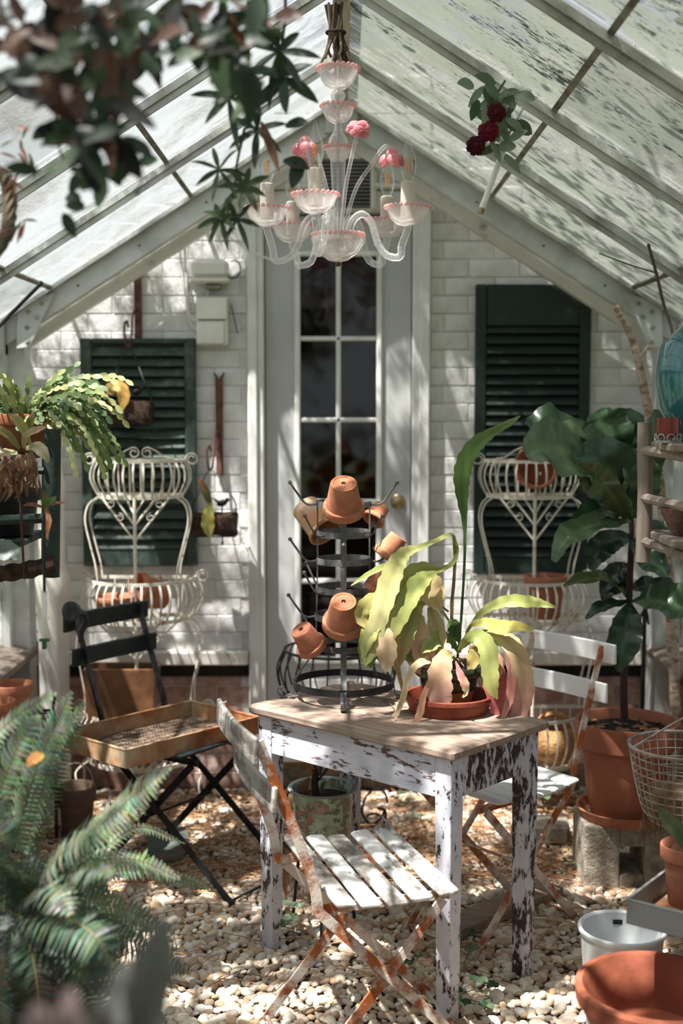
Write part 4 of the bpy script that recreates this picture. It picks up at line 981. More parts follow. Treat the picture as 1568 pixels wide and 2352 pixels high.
def bark_basket(label, u, v, leafs, top, hoop):
    c = P(u, v, D-.16); t = thing('hanging_bark_basket', label, 'hanging planter', c-V((0, 0, .05)))
    w, d, h = .088, .05, .047
    m = MB(); rr = random.Random(int(u)); vs = []; n, k = 16, 7
    for i in range(k):
        for j in range(n):
            a = 2*PI*j/n; q = 1+rr.uniform(-.1, .1); ca, sa = math.cos(a), math.sin(a)
            ex = lambda s_: math.copysign(abs(s_)**.6, s_)
            vs.append(c+V((w*(-1+2*i/(k-1))+rr.uniform(-.006, .006), d*ex(ca)*q, h*ex(sa)*q)))
    fs = [(i*n+j, i*n+(j+1) % n, i*n+n+(j+1) % n, i*n+n+j) for i in range(k-1) for j in range(n)]+[tuple(range(n)), tuple((k-1)*n+j for j in range(n))]
    m.add(vs, fs); m.build('bark_block', MT['bark'], t)
    tp = V(top); hw = .082
    pts = cr([c+V((-hw, 0, -h*.9)), c+V((-hw-.004, 0, .06)), c+V((-hw*.75, 0, hoop*.75)), tp, c+V((hw*.75, 0, hoop*.75)), c+V((hw+.004, 0, .06)), c+V((hw, 0, -h*.9))], 6)
    m = MB(); m.tube(pts, .0028, 6); m.build('wire_hoop', MT['black_iron'], t)
    m = MB(); m.tube([c+V((-hw, 0, -h-.004)), c+V((hw, 0, -h-.004))], .0028, 6); m.tube([c+V((.03, 0, -h-.03)), c+V((.03, 0, h+.02))], .003, 6); m.sphere(c+V((.03, 0, -h-.03)), .006); m.build('wire_base', MT['black_iron'], t)
    # small iron bird
    b = c+V((.03, -.0, h+.035)); m = MB(); m.sphere(b, .018, 10, 7, (1.25, .7, .72), Matrix.Rotation(-.3, 3, 'Y')); m.sphere(b+V((.02, 0, .013)), .0085, 8, 6)
    m.tube([b+V((-.015, 0, .003)), b+V((-.04, 0, .022))], [.006, .002], 5); m.tube([b+V((.027, 0, .013)), b+V((.037, 0, .012))], [.003, .0008], 5); m.tube([b-V((0, 0, .01)), b-V((0, 0, .04))], .0025, 5); m.build('bird_figure', MT['black_iron'], t)
    for pts, cols in leafs: strapleaf(pts, cols, t, MT['leaf_thick'], D-.19, (.2, -1, .3))
    return t
OY, YL = G(236,182,84), G(206,196,96)
bark_basket('wire hoop bark basket with a curled orange leaf before the left shutter', 297, 948, [([(262,905,0,8),(250,895,-.01,18),(262,885,-.02,22),(278,890,-.03,26),(284,915,-.03,24),(280,942,-.03,4)], [G(230,196,140),OY,G(240,186,90)])], hk1, .16)
bark_basket('wire hoop bark basket with a long yellow leaf hung beside the door', 493, 1203, [([(487,1170,0,5),(476,1140,-.01,16),(466,1115,-.01,14),(455,1098,-.01,3)], [G(120,130,70),G(110,96,60),G(170,110,60)]),([(484,1155,-.02,8),(478,1180,-.03,24),(478,1210,-.03,26),(482,1236,-.03,4)], [G(150,150,70),YL,G(196,190,110)])], hk2, .16)

# electrical boxes and cables
eb = thing('junction_box', 'upper white electrical box with rounded hood left of the door', 'electrical box', (Xd(488), D-.03, Zd(655)))
x0, x1, z0, z1 = Xd(446), Xd(530), Zd(655), Zd(596)
m = MB(); m.rbox(((x0+x1)/2, D-.045, (z0+z1)/2+.008), (x1-x0, .072, (z1-z0)*.72), .016); m.build('box', MT['plastic_white'], eb)
m = MB(); m.rbox(((x0+x1)/2, D-.052, z0+.012), (x1-x0+.004, .086, .02), .006); m.build('lid_lip', MT['plastic_white'], eb)
m = MB(); m.rbox(((x0+x1)/2+.01, D-.03, z0-.01), (.06, .04, .022), .004); m.build('socket', MT['galv'], eb)
eb = thing('junction_box', 'lower white electrical box with hinged lid left of the door', 'electrical box', (Xd(492), D-.03, Zd(795)))
x0, x1, z0, z1 = Xd(456), Xd(527), Zd(795), Zd(682)
m = MB(); m.rbox(((x0+x1)/2, D-.035, (z0+z1)/2), (x1-x0, .05, z1-z0), .006); m.build('box', MT['plastic_white'], eb)
m = MB(); m.rbox(((x0+x1)/2, D-.064, z1-.05), (x1-x0-.004, .01, .09), .004); m.build('lid', MT['plastic_white'], eb)
m = MB(); m.rbox(((x0+x1)/2-.005, D-.064, z0+.05), (x1-x0-.016, .012, .09), .004); m.build('lid', MT['plastic_white'], eb)
def cable(label, pts, r, mat, Yd=None, name='cable'):
    q = cr([P(u, v, (Yd or D-.02)+(d[0] if d else 0)) for u, v, *d in pts], 6); m = MB(); m.tube(q, r, 6); o = m.build(name, MT[mat]); return tag(o, label, 'cable', 'cables on the house wall')
cable('white cable pair looping down from the rafter to the electrical boxes, left strand', [(418,515,-.1),(412,560,-.04),(418,620),(428,690),(436,740),(458,765),(470,800)], .0042, 'cable_white')
cable('white cable hanging from the rafter to the boxes, right strand', [(418,515,-.1),(424,560,-.04),(426,620),(432,680),(434,720),(450,735),(462,700),(475,685),(478,660)], .0042, 'cable_white')
cable('white cable swagged from the chandelier to the left door trim', [(520,540,-.04),(560,568,-.06),(610,592,-.08),(650,598,-.1),(690,582,-.12)], .004, 'cable_white')
cable('short dark cable looped from the upper electrical box', [(528,600,-.04),(545,600,-.05),(552,618,-.05),(545,635,-.04),(530,640,-.03)], .003, 'cable_dark')
cable('thin dark cable drooping under the left gable rafter', [(112,716,-.06),(170,708,-.05),(225,680,-.05),(270,635,-.05),(300,590,-.05),(330,560,-.06),(410,512,-.08),(470,496,-.1)], .0036, 'cable_dark')
cable('thin dark cable down the wall from the lower electrical box', [(530,700),(540,740),(545,765)], .002, 'cable_dark')
# air conditioner above the door
ac = thing('wall_air_conditioner', 'white wall air conditioner with dark louvred grille above the door', 'air conditioner', (Xd(796), D-.02, Zd(490)))
x0, x1, z1, z0 = Xd(726), Xd(862), Zd(306), Zd(492)
m = MB(); m.rbox(((x0+x1)/2, D-.05, (z0+z1)/2), (x1-x0, .09, z1-z0), .012); m.build('casing', MT['plastic_white'], ac)
m = MB(); m.rbox(((x0+x1)/2, D-.085, z1-.038), (x1-x0+.006, .07, .07), .016); m.build('hood', MT['plastic_white'], ac)
gz1, gz0_ = Zd(376), Zd(486); ga, gb_ = Xd(732), Xd(848)
m = MB(); m.box(((ga+gb_)/2, D-.096, (gz1+gz0_)/2), (gb_-ga, .004, gz1-gz0_)); m.build('grille_back', MT['black_iron'], ac, smooth=False)
n = 13
for k in range(n):
    m = MB(); m.rbox(((ga+gb_)/2, D-.1, gz0_+(gz1-gz0_)*(k+.5)/n), (gb_-ga, .004, .0075), .002, Matrix.Rotation(.5, 3, 'X')); m.build('grille_slat', m_plain('grille', lin(150,146,140), lin(120,116,110), 8, .5), ac)
# weathered turned post by the left shutter
tp = P(122, 1400, 4.86); tpz = P(122, 965, 4.86).z
m = MB(); H = tpz
m.lathe([(1e-4, 0), (.075, 0), (.075, .05), (.06, .07), (.056, .12), (.058, .5*H), (.066, .55*H), (.068, .6*H), (.05, .63*H), (.052, .8*H), (.058, .84*H), (.046, .87*H), (.044, .92*H), (.06, .95*H), (.065, .97*H), (.065, H), (1e-4, H)], 24)
o = m.build('turned_post', MT['old_white']); o.location = (tp.x, 4.86, 0); tag(o, 'weathered white turned wooden post beside the left shutter', 'post')
# iron shepherd hook by right corner
q = P(1476, 1500, 4.95); m = MB(); m.tube([(q.x, q.y, .0), (q.x+.004, q.y, P(1476, 1400, 4.95).z)], .009, 6); zt_ = P(1476, 1400, 4.95).z
m.tube(cr([(q.x, q.y, zt_-.1), (q.x-.016, q.y, zt_-.05), (q.x, q.y, zt_), (q.x+.016, q.y, zt_+.05), (q.x+.004, q.y, zt_+.09), (q.x-.012, q.y, zt_+.05), (q.x+.01, q.y, zt_), (q.x+.02, q.y, zt_-.06)], 5), .005, 6)
tag(m.build('iron_stake', MT['black_iron']), 'black twisted iron stake standing in the right back corner', 'stake')
# ================================================================== chandelier
YC = 3.62
cx0 = P(776, 400, YC).x
def zc(v): return P(776, v, YC).z
def rc(px): return px/FPX*(YC*1.0)      # photo pixels to metres at the chandelier
chand = thing('chandelier', 'pink-edged clear glass chandelier with candle bulbs hanging under the ridge', 'chandelier', (cx0, YC, zc(612)))
CX = Matrix.Translation((cx0, YC, 0))
def flare(prof): return lambda a, j: 0
def beaded_rim(c, r, n, br, parent, dip=0):
    m = MB()
    for i in range(n):
        a = 2*PI*i/n; m.sphere(V(c)+V((r*math.cos(a), r*math.sin(a), dip*(i % 2))), br, 7, 5)
    return m.build('beaded_edge', MT['pink_glass'], parent)
def bowl(zt, zb_, rt, name, foot=.35, c=(0, 0)):
    h = zt-zb_; M = Matrix.Translation((cx0+c[0], YC+c[1], 0)); m = MB()
    pr = [(rt*foot*.4, zb_), (rt*foot, zb_+.02*h), (rt*.62, zb_+.18*h), (rt*.82, zb_+.45*h), (rt*.93, zb_+.8*h), (rt, zt), (rt*.95, zt), (rt*.84, zb_+.7*h), (rt*.7, zb_+.4*h), (rt*.4, zb_+.2*h), (1e-4, zb_+.15*h)]
    m.lathe(pr, 32, M, wave=lambda a, j: .02*math.sin(16*a)*(1 if 1 < j < 6 else 0)); o = m.build(name, MT['crystal'], chand); return o
# centre column
b = bowl(zc(158), zc(205), rc(46), 'top_bowl'); beaded_rim((cx0, YC, zc(158)), rc(46), 24, rc(5.5), b)
m = MB(); m.lathe([(rc(8), zc(205)), (rc(13), zc(210)), (rc(17), zc(220)), (rc(13), zc(230)), (rc(7), zc(236))], 20, CX); m.build('neck', MT['crystal'], chand)
b = bowl(zc(243), zc(283), rc(38), 'upper_cup'); beaded_rim((cx0, YC, zc(243)), rc(38), 20, rc(5), b)
m = MB(); m.lathe([(rc(7), zc(283)), (rc(9), zc(300)), (rc(20), zc(318)), (rc(22), zc(330)), (rc(12), zc(342)), (rc(9), zc(345))], 20, CX); m.build('bulb_knop', MT['crystal_tube'], chand)
b = bowl(zc(338), zc(372), rc(30), 'middle_cup'); beaded_rim((cx0, YC, zc(338)), rc(30), 18, rc(5), b)
m = MB(); m.lathe([(rc(18), zc(360)), (rc(15), zc(420)), (rc(12), zc(480)), (rc(14), zc(530))], 16, CX, wave=lambda a, j: .08*math.sin(8*a)); m.build('column', MT['crystal_tube'], chand)
m = MB(); m.tube([(cx0, YC, zc(150)), (cx0, YC, zc(605))], .004, 8); m.build('rod', MT['galv'], chand)
m = MB(); zt, zb_ = zc(540), zc(603)
m.lathe([(1e-4, zb_), (rc(22), zb_+.006), (rc(44), zb_+.025), (rc(58), zb_+.05), (rc(61), zb_+.066), (rc(58), zt), (rc(55), zt), (rc(56), zb_+.06), (rc(40), zb_+.028), (1e-4, zb_+.01)], 32, CX); b = m.build('bottom_bowl', MT['crystal'], chand); beaded_rim((cx0, YC, zt), rc(58), 30, rc(5.5), b)
m = MB(); m.sphere((cx0, YC, zb_-.004), .008, 10, 6); m.build('finial', MT['rust_iron'], chand)
# arms: (cup px u, cup px v(rim), depth offset)
def arm(u, v, dy, tilt=0):
    z = P(u, v, YC+dy).z; x = P(u, v, YC+dy).x; c0 = V((cx0, YC, zc(545))); tip = V((x, YC+dy, z-.075)); d = tip-c0; d.z = 0; L = d.length; d.normalize()
    pt = lambda r, zz: V((cx0, YC, 0))+d*r+V((0, 0, zz))
    zbase = zc(540)
    path = cr([pt(.03, zbase-.01), pt(.042, zbase+.035), pt(.07, zbase+.055), pt(.098, zbase+.03), pt(.118, zbase-.03), pt(.145, zbase-.062), pt(L*.62+.055, zbase-.066), pt(L*.92, zbase-.035), pt(L, z-.06), pt(L, z-.045)], 6)
    m = MB(); n = len(path); m.tube(path, [.0105*(1+.05*math.sin(i*2.2)) for i in range(n)], 8); m.build('arm', MT['crystal_tube'], chand)
    rt = rc(50); M = Matrix.Translation((x, YC+dy, 0)); m = MB(); zz = z-.052
    m.lathe([(rt*.16, zz), (rt*.5, zz+.006), (rt*.78, zz+.022), (rt*.9, zz+.04), (rt, z), (rt*.94, z), (rt*.7, zz+.024), (rt*.3, zz+.012), (1e-4, zz+.01)], 28, M, wave=lambda a, j: .025*math.sin(14*a)*(1 if 1 < j < 5 else 0)); b = m.build('drip_cup', MT['crystal'], chand)
    beaded_rim((x, YC+dy, z), rt, 26, rc(4.6), b)
    m = MB(); m.lathe([(1e-4, z-.03), (rc(16), z-.03), (rc(16), z+.066), (rc(13), z+.07), (1e-4, z+.07)], 16, M); cd = m.build('candle_tube', MT['candle'], chand)
    zb2 = z+.07; m = MB(); m.lathe([(rc(9), zb2), (rc(16), zb2+.02), (rc(19), zb2+.045), (rc(16), zb2+.07), (rc(8), zb2+.095), (rc(3.5), zb2+.118), (1e-4, zb2+.13)], 16, M); bl = m.build('bulb', MT['bulb'], chand)
    m = MB()
    for k in range(4):
        a = k*PI/2+.4; m.tube([(x+.006*math.cos(a), YC+dy+.006*math.sin(a), zb2+.028), (x+.007*math.cos(a), YC+dy+.007*math.sin(a), zb2+.064)], .0011, 5)
    m.build('filament', MT['filament'], bl)
for u, v, dy in ((613, 478, .04), (724, 447, -.17), (936, 476, -.06), (889, 506, .17), (672, 518, .2)): arm(u, v, dy)
# glass flower stalks
def stalk(u, v, dy, top, droop):
    p1 = P(u, v, YC+dy); c0 = V((cx0, YC, zc(535))); d = (p1-c0); d.z = 0; L = max(d.length, .02); d.normalize()
    pt = lambda r, z: V((cx0, YC, 0))+d*r+V((0, 0, z))
    path = cr([pt(.015, zc(535)), pt(L*.32, zc(440)), pt(L*.6, top-.05), pt(L*.85, top), p1+V((0, 0, .012))], 6) if droop else cr([pt(.012, zc(535)), pt(L*.4, zc(430)), pt(L*.8, (p1.z+zc(430))/2+.03), p1], 6)
    m = MB(); m.tube(path, .0055, 8); m.build('flower_stalk', MT['crystal_tube'], chand)
    fl = MB(); rr = random.Random(int(u)); n = 14 if not droop else 6
    for k in range(n):
        a = k*2.4; e = rr.uniform(-.4, 1.2) if not droop else -.3; R_ = rc(29)
        q = p1+V((math.cos(a)*math.cos(e), math.sin(a)*math.cos(e), math.sin(e)))*R_*(.55 if not droop else .75)+(V((0, 0, 0)) if not droop else V((0, 0, -.012)))
        fl.sphere(q, R_*.5, 8, 6, (1, 1, .55), Matrix.Rotation(a, 3, 'Z') @ Matrix.Rotation(.9-e, 3, 'Y'))
    fl.sphere(p1, rc(13), 8, 6); fl.build('glass_flower', MT['pink_flower'], chand)
stalk(822, 300, -.06, 0, False); stalk(700, 325, .03, zc(318), True); stalk(900, 352, -.05, zc(345), True); stalk(690, 356, .14, zc(350), True)
# bundle of dry vines tied round the hook
vb = thing('dry_vine_bundle', 'bundle of dry twisted vine stems tied above the chandelier', 'vine bundle', (cx0, YC, zc(145)))
rr = random.Random(21)
for k in range(22):
    a = rr.uniform(0, 2*PI); r0 = rr.uniform(.012, .035); r1 = rr.uniform(.006, .02); zt = roofz(0)-.045
    pts = [V((cx0+r0*1.35*math.cos(a)+rr.uniform(-.02, .02), YC+r0*math.sin(a), zc(150)-rr.uniform(-.02, .0))), V((cx0+r0*math.cos(a), YC+r0*math.sin(a), zc(115))), V((cx0+r1*math.cos(a+.6)-.006, YC+r1*math.sin(a+.6), zc(75))), V((cx0+r1*1.5*math.cos(a+1.2)-.008, YC+r1*math.sin(a+1.2), zt))]
    c = rr.choice([G(120,100,80), G(90,76,62), G(150,136,116), G(70,58,48)])
    m = MB(); m.tube(cr(pts, 5), [.0042]*16, 5, col=c); m.build('stem', MT['stem'], vb)
m = MB(); m.tube(ring_pts(V((cx0-.006, YC, 0)), .026, zc(75), 16), .004, 6, True, col=G(60,50,44)); m.build('tie', MT['stem'], vb)

# ================================================================== hanging vines, upper left
def leafy(m, p, d, L, w, col, up=(0, -1, .4), nl=6, seed=0):
    d = V(d).normalized(); pts = []; ws = []
    for i in range(nl+1):
        t = i/nl; pts.append(V(p)+d*L*t+V((0, 0, -.22*L*t*t))); ws.append(max(.0008, w*math.sin(PI*min(1, t*.92+.06))**.8))
    m.leaf(pts, ws, up, col, 1, .25, .03, 2, 0, seed)
def vine(label, path, Y0, leaves, rad=.004, group='vines hanging under the left roof', stemcol=G(70,54,42), name='hanging_vine'):
    t = thing(name, label, 'vine', P(path[0][0], path[0][1], Y0+path[0][2]), 0, group)
    pp = [P(u, v, Y0+d) for u, v, d in path]; top_ = V((pp[0].x, pp[0].y, roofz(pp[0].x)-.012))
    if top_.z > pp[0].z+.02: pp = [top_]+pp
    q = cr(pp, 6); n = len(q)
    m = MB(); m.tube(q, [rad*(1-.6*i/n) for i in range(n)], 5, col=stemcol); m.build('stem', MT['stem'], t)
    for (u, v, dd, du, dv, Lpx, wpx, col) in leaves:
        Y = Y0+dd; p = P(u, v, Y); s_ = Y/FPX
        d = V((du, random.uniform(-.5, .2), -dv)); mm = MB()
        leafy(mm, p, d, Lpx*s_, wpx*s_, col, (random.uniform(-.6, .6), -1, random.uniform(-.2, .8)), seed=u); mm.build('leaf', MT['leaf'], t)
    return t
rv = random.Random(4)
LG1, LG2, LBR, LRD, LDK = G(70,92,62), G(42,62,42), G(90,58,42), G(112,72,52), G(26,28,25)
def cluster(n, u0, u1, v0, v1, L, w, cols, dd=(-.1, .1)):
    out = []
    for k in range(n):
        a = rv.uniform(0, 2*PI); out.append((rv.uniform(u0, u1), rv.uniform(v0, v1), rv.uniform(*dd), math.cos(a), math.sin(a)*.7+.35, rv.uniform(*L), rv.uniform(*w), rv.choice(cols)))
    return out
vine('dense blurred vine with brown and green leaves in the top left corner', [(0,20,0),(110,60,0),(200,150,.02),(240,260,.03),(215,390,.04)], 1.75,
     cluster(60, -10, 330, -20, 200, (55, 120), (28, 60), [LG1, LG2, LBR, LRD, LDK, LBR])+cluster(34, 150, 320, 190, 330, (60, 130), (26, 55), [LDK, LG2, LBR, LDK])+cluster(10, 80, 230, 300, 400, (50, 90), (24, 44), [LG1, LG2, LDK]))
vine('vine with large drooping dark leaves at the top centre left', [(300,-30,0),(400,40,0),(520,60,.0),(640,40,.0)], 1.95,
     cluster(52, 300, 640, -40, 120, (60, 130), (26, 52), [LG2, LG2, LDK, LBR, LG1])+cluster(8, 520, 640, 120, 190, (80, 120), (34, 50), [LG1, LG2]))
def whorl(u, v, n, L, w, col, dd=0, a0=0):
    return [(u, v, dd, math.cos(a0+2*PI*k/n), math.sin(a0+2*PI*k/n), L*rv.uniform(.75, 1.15), w, col) for k in range(n)]
vine('slender stem with whorls of narrow leaves above the chandelier left', [(655,-10,0),(650,80,0),(640,150,.02),(560,200,.02),(520,235,.03)], 2.45,
     whorl(640,120,7,95,20,LG2)+whorl(650,180,6,90,30,G(46,70,46),a0=.4)+whorl(525,225,6,95,18,LG2,a0=.3)+whorl(590,300,6,80,18,LG2,.02,a0=.6)+[(655,290,0,.9,-.2,60,34,LG2),(600,280,0,.4,.9,100,22,LRD)])
vine('slender stem ending in narrow leaf whorls beside the left candle bulb', [(570,230,0),(560,300,0),(545,370,0),(540,420,.01),(520,500,.02)], 2.5,
     whorl(503,390,7,72,13,G(60,76,52))+whorl(562,430,8,60,16,LG1,a0=.2)+whorl(505,500,8,55,14,LG1,a0=.5)+whorl(545,505,6,60,14,LG2,a0=.1)+[(650,370,-.02,.9,.1,60,38,LG2),(690,370,-.02,-.3,.8,60,34,LG2)])
vine('thin trailing stem with a few small round leaves on the left', [(130,300,0),(190,380,0),(240,430,0),(215,470,.0),(140,500,.0)], 2.0,
     [(u, v, 0, rv.uniform(-1, 1), rv.uniform(-.3, 1), 50, 30, LG1 if k % 2 else LG2) for k, (u, v) in enumerate(((240,380),(320,375),(320,425),(235,420),(150,455),(195,475),(145,490),(280,400),(190,395),(120,290),(150,330)))], .0022)
# thick knotted stem at the far left edge
t = thing('knotted_vine', 'thick knotted bare vine stem with reddish seed sprays at left edge', 'vine', P(15, 580, 2.3))
q = cr([P(u, v, 2.3+d) for u, v, d in ((-30,600,0),(5,560,0),(20,510,.01),(22,450,.02),(8,400,.02),(-30,370,.03))], 6)
for k in range(5):
    m = MB(); off = [V((.008*math.cos(k*1.26+i*.5), .008*math.sin(k*1.26+i*.5), .004*math.sin(k+i*.7))) for i in range(len(q))]
    m.tube([a+b for a, b in zip(q, off)], .006, 5, col=G(104,92,74)); m.build('stem', MT['stem'], t)
for k in range(26):
    u, v = rv.uniform(-5, 70), rv.choice((rv.uniform(290, 420), rv.uniform(300, 400), rv.uniform(500, 560)))
    mm = MB(); leafy(mm, P(u, v, 2.28), (rv.uniform(-1, 1), 0, rv.uniform(-1, .6)), .028, .006, rv.choice([LRD, G(150,90,60), LG1])); mm.build('seed_spray', MT['leaf'], t)

# ================================================================== roses and things under the right roof
YR = 3.2
ro = thing('rose_cluster', 'dark red roses with grey green leaves hanging under the right roof', 'roses', P(1140, 210, YR))
q = cr([P(u, v, YR+d) for u, v, d in ((1160,185,0),(1140,220,0),(1130,270,-.02),(1110,320,-.03),(1090,340,-.03))], 5)
m = MB(); m.tube(q, .003, 5, col=G(90,100,70)); m.build('stem', MT['stem'], ro)
SG, SG2 = G(126,146,124), G(96,120,92)
for k in range(34):
    u, v = (rv.uniform(1085, 1190), rv.uniform(190, 250)) if k < 20 else (rv.uniform(1120, 1190), rv.uniform(250, 360))
    a = rv.uniform(0, 2*PI); mm = MB(); leafy(mm, P(u, v, YR+rv.uniform(-.05, .05)), (math.cos(a), rv.uniform(-.3, .3), math.sin(a)*.6-.4), rv.uniform(34, 58)/FPX*YR, rv.uniform(18, 32)/FPX*YR, rv.choice([SG, SG2, SG, G(80,104,70)]), (rv.uniform(-.5, .5), -1, .3)); mm.build('leaf', MT['leaf'], ro)
def rose(u, v, rpx, col):
    c = P(u, v, YR-.05); r = rpx/FPX*YR; fl = MB(); fl.sphere(c, r*.4, 8, 6, col=col)
    for lay_, (n, rr_, e) in enumerate(((5, .45, .9), (7, .75, .45), (8, 1.0, .05))):
        for k in range(n):
            a = 2*PI*k/n+lay_; d = V((math.cos(a)*math.cos(e), -math.sin(e), math.sin(a)*math.cos(e)))
            side = d.cross(V((0, -1, 0))).normalized(); upn = V((0, -1, 0))
            pts = [c+d*r*rr_*t+upn*(-.35*r*t*t) for t in (.1, .4, .75, 1.0)]
            fl.leaf(pts, [r*.4, r*.75, r*.8, r*.35], upn+d*.2, tuple(x*random.uniform(.6, 1.2) for x in col[:3])+(1,), 2, .25)
    return fl.build('rose_bloom', MT['petal'], ro)
rose(1140, 258, 22, G(96,22,26)); rose(1122, 300, 24, G(122,16,46)); rose(1093, 334, 22, G(84,12,30))
p0, p1 = P(1160, 332, YR), P(1106, 480, YR); m = MB(); m.tube([p0, p1], .0075, 8); t = thing('white_roof_rod', 'white rod with brass tip hanging down from the right roof roses', 'rod', p1); m.build('rod', MT['plastic_white'], t)
m = MB(); m.tube([p1+(p1-p0).normalized()*-.002, p1+(p1-p0).normalized()*.012], .009, 8); m.build('tip', MT['brass'], t)
m = MB(); m.tube([p0, P(1172, 300, YR), P(1200, 250, 3.3), V((P(1200, 250, 3.3).x, 3.5, roofz(P(1200, 250, 3.3).x)-.03))], .003, 5); m.build('hanger_wire', MT['galv'], t)
m = MB(); m.tube(cr([P(1457, 103, 3.0), P(1450, 120, 3.0), P(1456, 140, 3.0), P(1450, 160, 3.0)], 4), .004, 5, col=G(226,176,130)); tag(m.build('dangling_tie', MT['stem']), 'small orange tie dangling from the right roof bar', 'tie')
# ================================================================== left side: rack with plants
YK = 3.05
rk = thing('plant_rack', 'dark green wooden rack with round rungs at the left edge', 'plant rack', P(60, 1320, YK))
def wp(u, v, d=0): return P(u, v, YK+d)
m = MB(); m.tube([wp(118,1325), wp(121,985)], .0205, 12); m.build('post', MT['post_green'], rk)
m = MB(); m.tube([wp(-95,1340,.0), wp(-90,985,.0)], .0205, 12); m.build('post', MT['post_green'], rk)
m = MB(); m.tube([wp(-90,1330,.3), wp(-85,985,.3)], .0205, 12); m.build('post', MT['post_green'], rk)
m = MB(); m.tube([wp(112,1310,.3), wp(114,1000,.3)], .0205, 12); m.build('post', MT['post_green'], rk)
for (v0, v1, r) in ((1078,1080,.010), (1192,1190,.012)):
    m = MB(); m.tube([wp(-92,v0+6), wp(118,v1)], r, 8); m.build('rung', MT['post_green'], rk)
for v in (1052, 1250):
    m = MB(); a, b_ = wp(-85,v,.02), wp(112,v,.3)
    for k in range(3):
        yy = a.y+(b_.y-a.y)*(k+.5)/3; m2 = MB(); m2.rbox(((a.x+b_.x)/2, yy, a.z), (b_.x-a.x, .085, .016), .004); m2.build('shelf_slat', MT['post_green'], rk)
m = MB(); rr = random.Random(8); q = cr([wp(-60,1325,-.03), wp(0,1318,-.03), wp(60,1310,-.03), wp(128,1294,-.03)], 5)
m = MB(); m.tube(q, [.021*(1+.12*math.sin(i*1.9)) for i in range(len(q))], 9); t = m.build('bark_log', MT['bark']); tag(t, 'short length of rough bark log laid along the rack bottom', 'log')
# holiday cactus in a clay pot on top of the rack
cz = wp(70, 1040, .1); cpot = V((wp(58,1000,.12).x, YK+.12, wp(60,1052,.1).z+.0125))
cac = thing('holiday_cactus', 'bushy yellow green segmented cactus spilling from a clay pot', 'potted plant', cpot)
ph = P(58, 950, YK+.1).z-cpot.z
m = MB(); m.lathe(pot_profile(.1, .055, ph, collar=.28), 40, Matrix.Translation(cpot), True); m.build('pot', m_plain('hang_terra', lin(160,96,66), lin(124,70,48), 9, .75, 0, .25), cac, ang=30)
m = MB(); m.lathe([(1e-4, ph*.85), (.08, ph*.85)], 16, Matrix.Translation(cpot)); m.build('soil', MT['soil'], cac)
rr = random.Random(17)
top = cpot+V((0, 0, ph*.85)); CG = [G(92,116,70), G(112,132,80), G(140,150,94), G(70,98,62), G(160,164,108)]
for k in range(210):
    a = rr.uniform(-1.35*PI, .35*PI) if k < 170 else rr.uniform(-.8, .3); el = rr.uniform(.15, 1.35); n = rr.randint(4, 8) if k < 170 else rr.randint(8, 11)
    d = V((math.cos(a)*math.cos(el), math.sin(a)*math.cos(el), math.sin(el))); p = top+V((math.cos(a), math.sin(a), 0))*rr.uniform(0, .075); m = MB()
    c = rr.choice(CG)
    for s_ in range(n):
        L = rr.uniform(.019, .027); d = (d+V((0, 0, -.20-rr.uniform(0, .06)))).normalized() if s_ > 0 else d
        e = p+d*L; up = V((rr.uniform(-.5, .5), -1, rr.uniform(0, .8)))
        m.leaf([p, p+d*L*.3, p+d*L*.7, e+d*L*.06], [.004, .0125, .0155, .005], up, tuple(min(1, x*(1+.06*s_)) for x in c[:3])+(1,), 1, .12); p = e
        if p.z < top.z-.13: break
    m.build('segment_stem', MT['leaf_thick'], cac)
# bromeliad with withered leaves on the rack
bz = wp(40, 1046, -.0); br_ = thing('bromeliad', 'bromeliad with striped pale leaves and withered brown foliage on the rack', 'potted plant', wp(20, 1160, -.04))
BL = [([(70,1020,-.06,6),(55,990,-.08,16),(40,965,-.1,20),(20,950,-.1,4)], [G(150,140,80),G(190,180,110),G(150,130,80)]),
 ([(60,1030,-.06,8),(82,1025,-.08,22),(100,1040,-.1,24),(112,1062,-.1,3)], [G(170,160,110),G(226,214,180),G(196,160,120)]),
 ([(45,1030,-.06,8),(20,1000,-.08,18),(-5,985,-.1,16),(-20,985,-.1,4)], [G(120,130,70),G(160,150,90),G(180,130,100)]),
 ([(60,1010,-.06,8),(66,985,-.06,20),(72,962,-.07,16),(80,945,-.07,3)], [G(140,140,70),G(120,120,60),G(150,110,80)]),
 ([(40,1040,-.07,8),(10,1040,-.09,20),(-20,1060,-.1,8)], [G(200,190,140),G(190,176,130),G(160,130,100)]),
 ([(55,1030,-.08,8),(60,1000,-.1,16),(90,985,-.12,14),(108,980,-.12,3)], [G(160,150,90),G(196,170,130),G(170,120,90)])]
for k, (a, b) in enumerate(BL): strapleaf(a, b, br_, MT['leaf_thick'], YK, (rv.uniform(-.5, .5), -1, .5), seed=k)
for k in range(26):
    u = rv.uniform(-10, 95); v = rv.uniform(1030, 1075); L = rv.uniform(50, 95)
    strapleaf([(u, v, -.07, 5), (u+rv.uniform(-12, 14), v+L*.35, -.09, rv.uniform(9, 16)), (u+rv.uniform(-16, 18), v+L*.7, -.09, rv.uniform(7, 13)), (u+rv.uniform(-22, 24), v+L, -.08, 2)], [G(176,128,96), rv.choice([G(150,98,72), G(196,150,116), G(120,78,58)]), G(130,86,64)], br_, MT['leaf'], YK, (rv.uniform(-1, 1), -1, .2), 'withered_leaf', .12, k, sub=3)
m = MB(); m.tube(cr([wp(45,1100,-.05), wp(48,1180,-.05), wp(52,1260,-.05), wp(56,1330,-.05)], 4), .003, 5, col=G(90,62,50)); m.build('runner', MT['stem'], br_)
